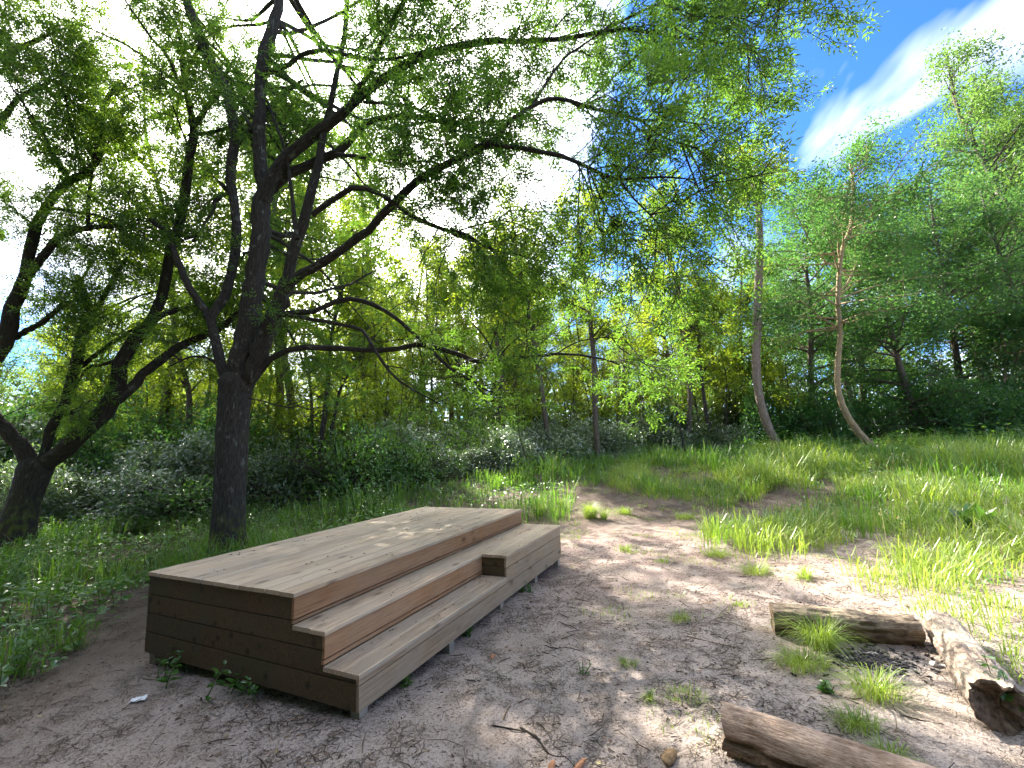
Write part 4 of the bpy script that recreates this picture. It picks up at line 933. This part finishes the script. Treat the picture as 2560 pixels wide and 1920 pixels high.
o = link('dead_canes', mk_mesh('dead_canes', V, [Q], barkmat('dead_cane', (.09, .065, .045), (.20, .15, .105), lich=0, bump=.2), bark=X)); tag(o, 'tangle of brown dead bramble canes below the bramble bank', 'dead canes', kind='stuff')
x, y = field(2600, (-6, 5.5), (1.6, 9)); ok = ~underdeck(x, y, -.2) & (clump(x, y, 2.6) > -.2); x, y = x[ok], y[ok]; N = len(x)
V, F, r = leaves(TM_LEAF, np.stack([x, y, H(x, y)+.005], 1), np.stack([rng.normal(0, 1, N), rng.normal(0, 1, N), rng.normal(0, .2, N)], 1), nrm(UP+rng.normal(0, .35, (N, 3))), rng.uniform(.015, .042, N))
o = link('fallen_leaves', mk_mesh('fallen_leaves', V, [F], rndmat('fallen_leaf', [(0, (.06, .04, .028)), (.5, (.15, .10, .065)), (.85, (.27, .19, .11)), (1, (.42, .36, .20))]), rnd=r)); tag(o, 'small dry brown leaves scattered over the soil', 'leaf litter', kind='stuff')
# single tufts on the bare ground (full-size photo pixels: u, v, blades, height, spread)
TUF = [(1350, 1190, 60, .14, .07, 'small dark tuft near the platform corner'), (1468, 1340, 60, .10, .08, 'low yellow tuft alone in mid path'), (1632, 1240, 120, .17, .14, 'dark dense tuft in the middle of the path'),
       (1738, 1250, 70, .18, .08, 'upright dark tuft right of the dense dark one'), (1358, 1436, 45, .07, .06, 'tiny green tuft on the cracked clay'), (1480, 1506, 90, .06, .13, 'flat green tuft on the trodden soil, lower middle'),
       (1775, 1400, 220, .30, .10, 'tall arching tuft in front of the dark log'), (1735, 1440, 200, .13, .16, 'spreading yellow-green tuft left of the ash'), (1895, 1512, 160, .20, .12, 'leafy tuft between the logs, nearer than the ash'),
       (1850, 1575, 130, .12, .10, 'pale tuft just beyond the pinkish log'), (1925, 1640, 60, .10, .07, 'small tuft behind the pinkish log at the bottom edge'), (1550, 1200, 150, .12, .18, 'broad low tuft at the right side of the path'),
       (1275, 1118, 190, .42, .13, 'tall bright tuft standing on the path behind the platform'), (1305, 1122, 80, .30, .06, 'short upright tuft beside the tall bright one'), (1165, 1112, 120, .36, .10, 'grass tuft at the far corner of the platform'),
       (1215, 1100, 120, .34, .10, 'thin grass tuft on the path edge behind the bench end'), (1430, 1215, 60, .07, .10, 'flat pale tuft left of the broad low one'), (1350, 1110, 110, .20, .14, 'low tuft on the far path'), (1480, 1120, 130, .16, .2, 'wide flat tuft across the far path'),
       (1600, 1310, 40, .06, .07, 'faint tuft in sun beyond the dark log'), (1660, 1690, 40, .09, .05, 'tuft at the bottom edge'), (1405, 1512, 30, .08, .03, 'small bluish sprig on the clay')]
for (u, v, nb, hh_, spd, lab) in TUF:
    if v > 1655: continue
    c = onground(u*S, v*S); dist = np.hypot(c[0], c[1])
    a = rng.uniform(0, 6.28, nb*2); rr = spd*rng.uniform(0, 1, nb*2)**.7
    x, y = c[0]+np.cos(a)*rr, c[1]+np.sin(a)*rr*.8
    V, Q, T, r = blades(x, y, hh_*rng.uniform(.35, 1.1, nb*2), rng.uniform(.0014, .0026, nb*2)*(1+dist*.08), rng.uniform(.3, 1.7, nb*2), None, '', az=a+rng.normal(0, .6, nb*2))
    o = link('grass_tuft', mk_mesh('grass_tuft', V-c, [Q, T], M_GRASS, rnd=r), None, c); tag(o, lab, 'grass tuft', 'grass tufts on the bare ground')

# broad-leaved ground cover under the trees on the left and along the wood edge
def cover(N, xr, yr, cond, hgt, ls, seed):
    x, y = field(N, xr, yr); ok = cond(x, y); x, y = x[ok], y[ok]; N = len(x)
    hz = np.maximum(.02, hgt*(.55+.45*clump(x, y, 1.6)/2)*rng.uniform(.2, 1, N))
    O = np.stack([x, y, H(x, y)+hz], 1)
    return leaves(TM_LEAF, O, np.stack([rng.normal(0, 1, N), rng.normal(0, 1, N), rng.uniform(-.4, .3, N)], 1), nrm(UP+rng.normal(0, .35, (N, 3))), rng.uniform(*ls, N)*(1+.03*np.hypot(x, y)))
ca = Acc()
V, F, r = cover(15000, (-11, -2.0), (3.2, 11.5), lambda x, y: ~bareness(x, y) & ~underdeck(x, y, .12) & (clump(x+2, y, 1.3) > -1.0), .50, (.035, .08), 1); ca.add(V, F, X=r)
V, F, r = cover(15000, (-5, 14), (9, 18.5), lambda x, y: ~bareness(x, y) & (clump(x, y, .9) > -.2), .45, (.04, .08), 2); ca.add(V, F, X=r)
V, F, r = cover(14000, (3.0, 24), (3.0, 19), lambda x, y: ~bareness(x, y) & (clump(x, y, 1.7) > .5) & (x > .3*y), .32, (.03, .07), 3); ca.add(V, F, X=r)
V, F, r = cover(12000, (4, 27), (14.5, 20), lambda x, y: (x > .45*y-1) & (clump(x, y, 1.1) > -1.3), .95, (.05, .10), 4); ca.add(V, F, X=r)
V, F, r = cover(7000, (-5, 9), (14.5, 18.5), lambda x, y: (clump(x, y, 1.1) > -.9), .8, (.05, .09), 5); ca.add(V, F, X=r)
o = link('ground_cover', mk_mesh('ground_cover', ca.verts(), [np.concatenate(ca.Q)], M_WEED, rnd=ca.ext())); tag(o, 'low broad-leaved green ground cover under the trees and along the wood edge', 'ground cover', kind='stuff')

# leafy weeds that stand out
def weed(u, v, h, nst, lsz, label, m_=M_WEED, y=None, spread=.1, name='weed_plant', nleaf=12, tm=TM_LEAF):
    c = onground(u, v) if y is None else at(u, v, y); c[2] = H(c[0], c[1])
    o_ = np.stack([rng.normal(0, spread*.4, nst), rng.normal(0, spread*.4, nst), np.full(nst, -.02)], 1)
    P = grow(o_, np.stack([rng.normal(0, .22, nst), rng.normal(0, .22, nst), np.ones(nst)], 1), h*rng.uniform(.6, 1.05, nst), 7, .08, 0)
    root = empty(name, c); tag(root, label, 'plant')
    for k in range(nst):
        V, Q, X = tubes(P[k:k+1], np.linspace(.004, .0015, 7)[None]*(1+h), 4)
        link('stem', mk_mesh('weed_stem', V, [Q], M_STEM, bark=X), root)
    K = nst*nleaf; oo, t, tt, _ = spawn(P, K, .15, 1.0)
    V, F, r = leaves(tm, oo, nrm(perp(t)+t*.25), nrm(UP+rng.normal(0, .3, (K, 3))), lsz*rng.uniform(.5, 1.1, K)*(1.1-.5*tt))
    link('foliage', mk_mesh('weed_leaf', V, [F], m_, rnd=r), root)
    return root
M_STEM = barkmat('weed_stem', (.06, .10, .03), (.10, .14, .04), lich=0, bump=.1)
weed(890, 1310, 1.25, 7, .13, 'tall leafy weed behind the long back edge of the platform', y=9.4, spread=.4, nleaf=16)
weed(985, 1300, .95, 6, .11, 'second tall weed, right of the tallest behind the platform', y=9.6, spread=.4, nleaf=14)
weed(1240, 1255, 1.0, 9, .09, 'bunch of thin upright weeds behind the far platform corner', y=8.6, spread=.35, nleaf=18)
weed(640, 1330, .8, 4, .12, 'leafy weed beside the ash trunk foot', y=8.2, spread=.3)
weed(365, 1420, .62, 5, .10, 'upright leafy weed left of the ash trunk', y=6.4, spread=.25)
weed(450, 1690, .26, 6, .085, 'dark leafy plant at the foot of the platform end', spread=.25)
weed(580, 1745, .24, 5, .095, 'second dark leafy plant under the platform end', spread=.2)
weed(1015, 1712, .12, 4, .05, 'small dark plant under the front board, nearest gap', spread=.08)
weed(1165, 1590, .12, 4, .05, 'small plant beside a post under the front board', spread=.08)
weed(1318, 1480, .13, 5, .05, 'low dark plant at the far posts of the platform', spread=.14)
weed(1455, 1690, .10, 3, .03, 'tiny sprig on the cracked clay ground', spread=.03)
weed(2530, 1800, .34, 4, .10, 'bright weed at the right edge below the hollow log', spread=.12)
weed(2062, 1735, .10, 3, .06, 'small yellow-green seedling on the soil between the logs', spread=.05)
weed(1960, 1590, .12, 3, .05, 'small weed at the left end of the dark log', spread=.05)
for i, (u, yy, hh_, ns) in enumerate([(700, 8.6, .75, 6), (760, 9.0, .85, 7), (820, 9.2, .7, 6), (930, 9.2, .75, 7), (1050, 9.0, .8, 7), (1110, 9.4, .9, 7), (1170, 9.0, .75, 6), (1310, 9.6, .7, 6), (640, 9.6, .7, 6)]):
    o = weed(u, 1300, hh_, ns, .10, 'w', y=yy, spread=.45, nleaf=18); o['group'] = 'weeds behind the platform'
for i, (u, v, hh_, ns) in enumerate([(40, 1500, .6, 6), (120, 1460, .55, 6), (200, 1440, .6, 6), (20, 1600, .5, 6), (110, 1560, .45, 6), (230, 1520, .42, 6), (300, 1450, .5, 6), (430, 1400, .6, 6), (160, 1400, .7, 6), (60, 1680, .35, 5)]):
    o = weed(u, v, hh_, ns, .105, 'w', spread=.4, nleaf=16); o['group'] = 'leafy weeds at the left'
dk = onground(2440, 1340)
root = empty('dock_plant', dk); tag(root, 'broad-leaved dock plant standing in the bright grass', 'plant')
K = 9; az = np.arange(K)*2.4; el = rng.uniform(.9, 1.35, K)
V, F, r = leaves(TM_LEAF, np.zeros((K, 3)), np.stack([np.cos(az)*np.cos(el), np.sin(az)*np.cos(el), np.sin(el)], 1), np.stack([-np.cos(az), -np.sin(az), np.full(K, .4)], 1), rng.uniform(.35, .55, K))
link('foliage', mk_mesh('dock_leaf', V, [F], M_WEED, rnd=r), root)

# ------------------------------------------------------------------ litter on the ground
M_LIT = rndmat('litter', [(0, (.045, .032, .024)), (.35, (.11, .078, .055)), (.7, (.20, .15, .11)), (.93, (.33, .26, .19)), (1, (.40, .22, .12))])
la = Acc()
def litter(x, y, L, w_, up=.006, cv=.08):
    N = len(x); az = rng.uniform(0, 6.28, N); d = np.stack([np.cos(az), np.sin(az), rng.normal(0, .12, N)], 1); c = np.stack([x, y, H(x, y)+up*rng.uniform(.2, 1, N)], 1)
    P = np.stack([c-d*L[:, None]/2, c+perp(d)*L[:, None]*cv, c+d*L[:, None]/2], 1)
    V, Q, X = tubes(P, np.stack([w_*.6, w_, w_*.5], 1), 3); la.add(V, Q, X=np.repeat(rng.uniform(0, 1, N)**1.1, 9))
x, y = field(21000, (-3.5, 5.5), (1.5, 7.5)); ok = ~underdeck(x, y, -.3) & (bareness(x, y)) & (clump(x, y, 2.1)+.8*clump(x, y, 5) > -.9)
x, y = x[ok], y[ok]; k = len(x)//3
litter(x[k:], y[k:], rng.uniform(.006, .026, len(x)-k), rng.uniform(.0014, .0045, len(x)-k), .004, .02); litter(x[:k], y[:k], rng.uniform(.02, .06, k), rng.uniform(.001, .0026, k), .006, .03)
x, y = field(1100, (-3.2, 5), (1.6, 7)); ok = ~underdeck(x, y, .0); x, y = x[ok], y[ok]; litter(x, y, rng.uniform(.06, .20, len(x)), rng.uniform(.0016, .0042, len(x)), .01)
o = link('twig_litter', mk_mesh('twig_litter', la.verts(), la.faces(), M_LIT, rnd=la.ext())); tag(o, 'fine twigs and bark crumbs strewn over the bare soil', 'litter', kind='stuff')
# charcoal crumbs in the old fire place
M_COAL = plainmat('charcoal', (.025, .024, .026), .8, .5, 60)
N = 420; a = rng.uniform(0, 6.28, N); rr = np.abs(rng.normal(0, .19, N)); x = ash_c[0]+np.cos(a)*rr*1.2; y = ash_c[1]+np.sin(a)*rr*.75
O = np.stack([x, y, H(x, y)+.004], 1); X = nrm(np.stack([rng.normal(0, 1, N), rng.normal(0, 1, N), rng.normal(0, .15, N)], 1)); s_ = rng.uniform(.012, .045, N)
P = np.stack([O-X*s_[:, None]/2, O, O+X*s_[:, None]/2], 1); V, Q, Xx = tubes(P, np.stack([s_*.12, s_*.22, s_*.1], 1), 5)
o = link('charcoal', mk_mesh('charcoal', V, [Q], M_COAL)); tag(o, 'black charcoal crumbs of an old fire between the logs', 'charcoal', kind='stuff')
# larger sticks, one by one
STK = [([(1227, 1812), (1290, 1822), (1330, 1830), (1352, 1845)], .007, 'dark crooked stick on the clay, lower middle', 'd'), ([(1298, 1815), (1340, 1840), (1360, 1862), (1372, 1876)], .009, 'thick dark stick next to the crooked one', 'd'),
       ([(1355, 1862), (1380, 1880), (1415, 1884)], .005, 'short black stick at the lower middle', 'd'), ([(1225, 1675), (1252, 1660), (1272, 1640)], .004, 'pale thin stick on clay near the platform front', 'p'),
       ([(1258, 1800), (1268, 1778), (1278, 1765)], .009, 'short stubby brown stick', 'b'), ([(1545, 1818), (1572, 1840), (1595, 1862)], .005, 'slanting grey stick right of lower middle', 'p'),
       ([(1475, 1735), (1480, 1722), (1488, 1715)], .005, 'small curved pale stick in the middle of the clay', 'p'), ([(1712, 1588), (1790, 1603), (1865, 1618)], .006, 'long straight stick pointing at the dark log', 'b'),
       ([(1030, 1905), (1050, 1893), (1070, 1885)], .010, 'grey chip of bark at the bottom edge', 'p'), ([(1295, 1758), (1312, 1750), (1325, 1746)], .006, 'short reddish stick on the clay, left of the stubby one', 'b'),
       ([(2250, 1785), (2310, 1800), (2360, 1808)], .006, 'dark stick right of the leafy tuft between the logs', 'd'), ([(1460, 1640), (1420, 1628), (1380, 1630)], .004, 'thin dark twig in the middle of the clay', 'd')]
MS = {'d': plainmat('dark_stick', (.035, .026, .02), .8, .4, 60), 'p': plainmat('pale_stick', (.25, .20, .15), .8, .4, 60), 'b': plainmat('brown_stick', (.17, .10, .06), .8, .4, 60)}
for px_, r_, lab, k in STK:
    P = np.array([atz(u, v, 0) for u, v in px_]); r_ *= .68; P[:, 2] = H(P[:, 0], P[:, 1])+r_*.8
    q = resample(np.c_[P, np.full(len(P), r_)], 14); q[:, 3] *= np.linspace(1, .5, 14)*(1+rng.normal(0, .1, 14)); q[0, 3] *= .3; q[-1, 3] *= .3
    c = q[:, :3].mean(0); V, Q, X = tubes(q[None, :, :3]-c, q[None, :, 3], 7)
    o = link('stick', mk_mesh('stick', V, [Q], MS[k], smoothf=True), None, c); tag(o, lab, 'stick', 'sticks on the clay')
# splinters of orange wood, stone, scrap of paper
def chip(name, u, v, L, w_, h, m_, label, cat, group=None, rz=None, lump=.2):
    c = atz(u, v, 0); c[2] = H(c[0], c[1])
    import bmesh
    bm = bmesh.new(); bmesh.ops.create_icosphere(bm, subdivisions=2, radius=1)
    for vv in bm.verts:
        vv.co *= 1+rng.uniform(-lump, lump); vv.co.x *= L/2; vv.co.y *= w_/2; vv.co.z *= h/2; vv.co.z += h*.35
    me = bpy.data.meshes.new(name); bm.to_mesh(me); bm.free(); me.materials.append(m_)
    o = link(name, me, None, c, rng.uniform(0, 6.28) if rz is None else rz); tag(o, label, cat, group); return o
M_CHIP = plainmat('orange_wood', (.42, .20, .10), .8, .35, 50); M_STONE = plainmat('stone', (.48, .46, .43), .8, .25, 30); M_PAPER = plainmat('paper', (.82, .84, .86), .7, .05, 30)
chip('wood_chip', 1378, 1912, .10, .035, .025, M_CHIP, 'left orange splinter of wood at the bottom edge', 'wood chip', rz=1.2)
chip('wood_chip', 1448, 1910, .12, .03, .025, M_CHIP, 'right orange splinter of wood at the bottom edge', 'wood chip', rz=.9)
chip('wood_chip', 1232, 1636, .07, .03, .02, M_CHIP, 'orange scrap of bark near the platform front', 'wood chip', rz=1.4)
chip('bark_piece', 1675, 1895, .13, .07, .035, plainmat('bark_scrap', (.20, .13, .07), .9, .5, 40), 'brown piece of bark left of the pinkish log', 'bark')
chip('stone', 2336, 1672, .06, .045, .035, M_STONE, 'pale stone at the edge of the ash, by the hollow log', 'stone')
chip('stone', 2362, 1676, .05, .03, .02, M_STONE, 'flat pale stone under the side of the hollow log', 'stone')
# crumpled paper: a folded sheet
c = atz(346, 1754, 0); c[2] = H(c[0], c[1]); k = 7
gx_, gy_ = np.meshgrid(np.linspace(-.5, .5, k), np.linspace(-.5, .5, k)); zz = rng.uniform(0, .014, gx_.shape)+.010
V = np.stack([gx_*.085+rng.normal(0, .003, gx_.shape), gy_*.055+rng.normal(0, .003, gx_.shape), zz], -1).reshape(-1, 3)
V2 = V-[0, 0, .0012]; ii = (np.arange(k-1)[:, None]*k+np.arange(k-1)[None]).ravel(); F = np.stack([ii, ii+1, ii+k+1, ii+k], 1)
o = link('paper_scrap', mk_mesh('paper_scrap', np.vstack([V, V2]), [F, F[:, ::-1]+k*k], M_PAPER), None, c, .4); tag(o, 'crumpled scrap of white paper on the dark soil left of the platform', 'paper')
# dead leaves and crumbs lying on the planks
M_CRUMB = plainmat('dead_leaf', (.055, .040, .030), .85, .5, 70)
crumb = []
for i in range(4):
    tv, tf = TM_LEAF; v_ = tv*[1, .8, 1]*.03; v_ = v_+np.c_[np.zeros(6), np.zeros(6), np.abs(rng.normal(0, .004, 6))]
    crumb.append(mk_mesh('dead_leaf', v_, [tf], M_CRUMB))
def strew(n, s0, s1, t0, t1, z, sc):
    for i in range(n):
        p_ = deckpt(rng.uniform(s0, s1), rng.uniform(t0, t1), z+.002)
        o = link('dead_leaf', crumb[rng.integers(4)], None, p_, float(rng.uniform(0, 6.28))); o.scale = [float(rng.uniform(*sc))]*3
        tag(o, 'small dark dead leaf lying on the platform planks', 'dead leaf', 'dead leaves on the platform')
strew(85, .1, LL-.05, N3+.02, TT-.05, Z3, (.35, 1.2)); strew(26, .1, LL-.1, N2+.02, N3-.03, Z2, (.35, .9)); strew(26, .1, LB-.05, .02, N2-.03, Z1, (.35, .9)); strew(10, LB, LL-.05, .02, N2, Z2, (.35, .8)); strew(12, LB-.35, LB-.04, .12, N2-.02, Z1, (.5, 1.2))

# things of one group that can be told apart only by their place: name the place
ORD = ['leftmost', 'second from left', 'third from left', 'fourth from left', 'fifth from left', 'sixth from left', 'seventh from left', 'eighth from left', 'ninth from left', 'tenth from left', 'eleventh from left', 'twelfth from left']
def places(group, phrase):
    L = [o for o in SC.objects if o.get('group') == group and o.parent is None]
    L.sort(key=lambda o: float(topix(o.location.x, o.location.y, o.location.z)[0]))
    for i, o in enumerate(L):
        o['label'] = (ORD[i] if i < len(L)-1 else 'rightmost')+' '+phrase
places('dense trees of the right-hand wood', 'of the dense dark green trees in the right-hand wood')
places('tall trees of the right-hand wood', 'of the tall airy trees rising over the right-hand wood')
places('taller trees behind the ash', 'of the taller slender trees behind the ash and the bramble bank')
places('tall slender trees at the back of the wood', 'of the tall slender light trees at the back of the wood')
places('tall shrubs of the bramble bank', 'of the tall dark shrubs rising out of the bramble bank')
places('brambles of the middle bank', 'of the bramble bushes at the foot of the thin trunks')
places('shrubs under the right-hand wood', 'of the deep green shrubs at the foot of the right-hand wood')
places('far trees deep in the wood', 'of the slim far trees deep in the wood')
places('slim young trees of the left wood', 'of the slim young trees behind the left bramble bank')
places('bushy young trees of the middle wood', 'of the low bushy yellow-green trees in the middle wood')
places('weeds behind the platform', 'of the smaller leafy weeds behind the platform back edge')
places('leafy weeds at the left', 'of the leafy weeds left of the platform')
places('slender trees seen between the ash limbs', 'of the slender light trees seen between the ash limbs')
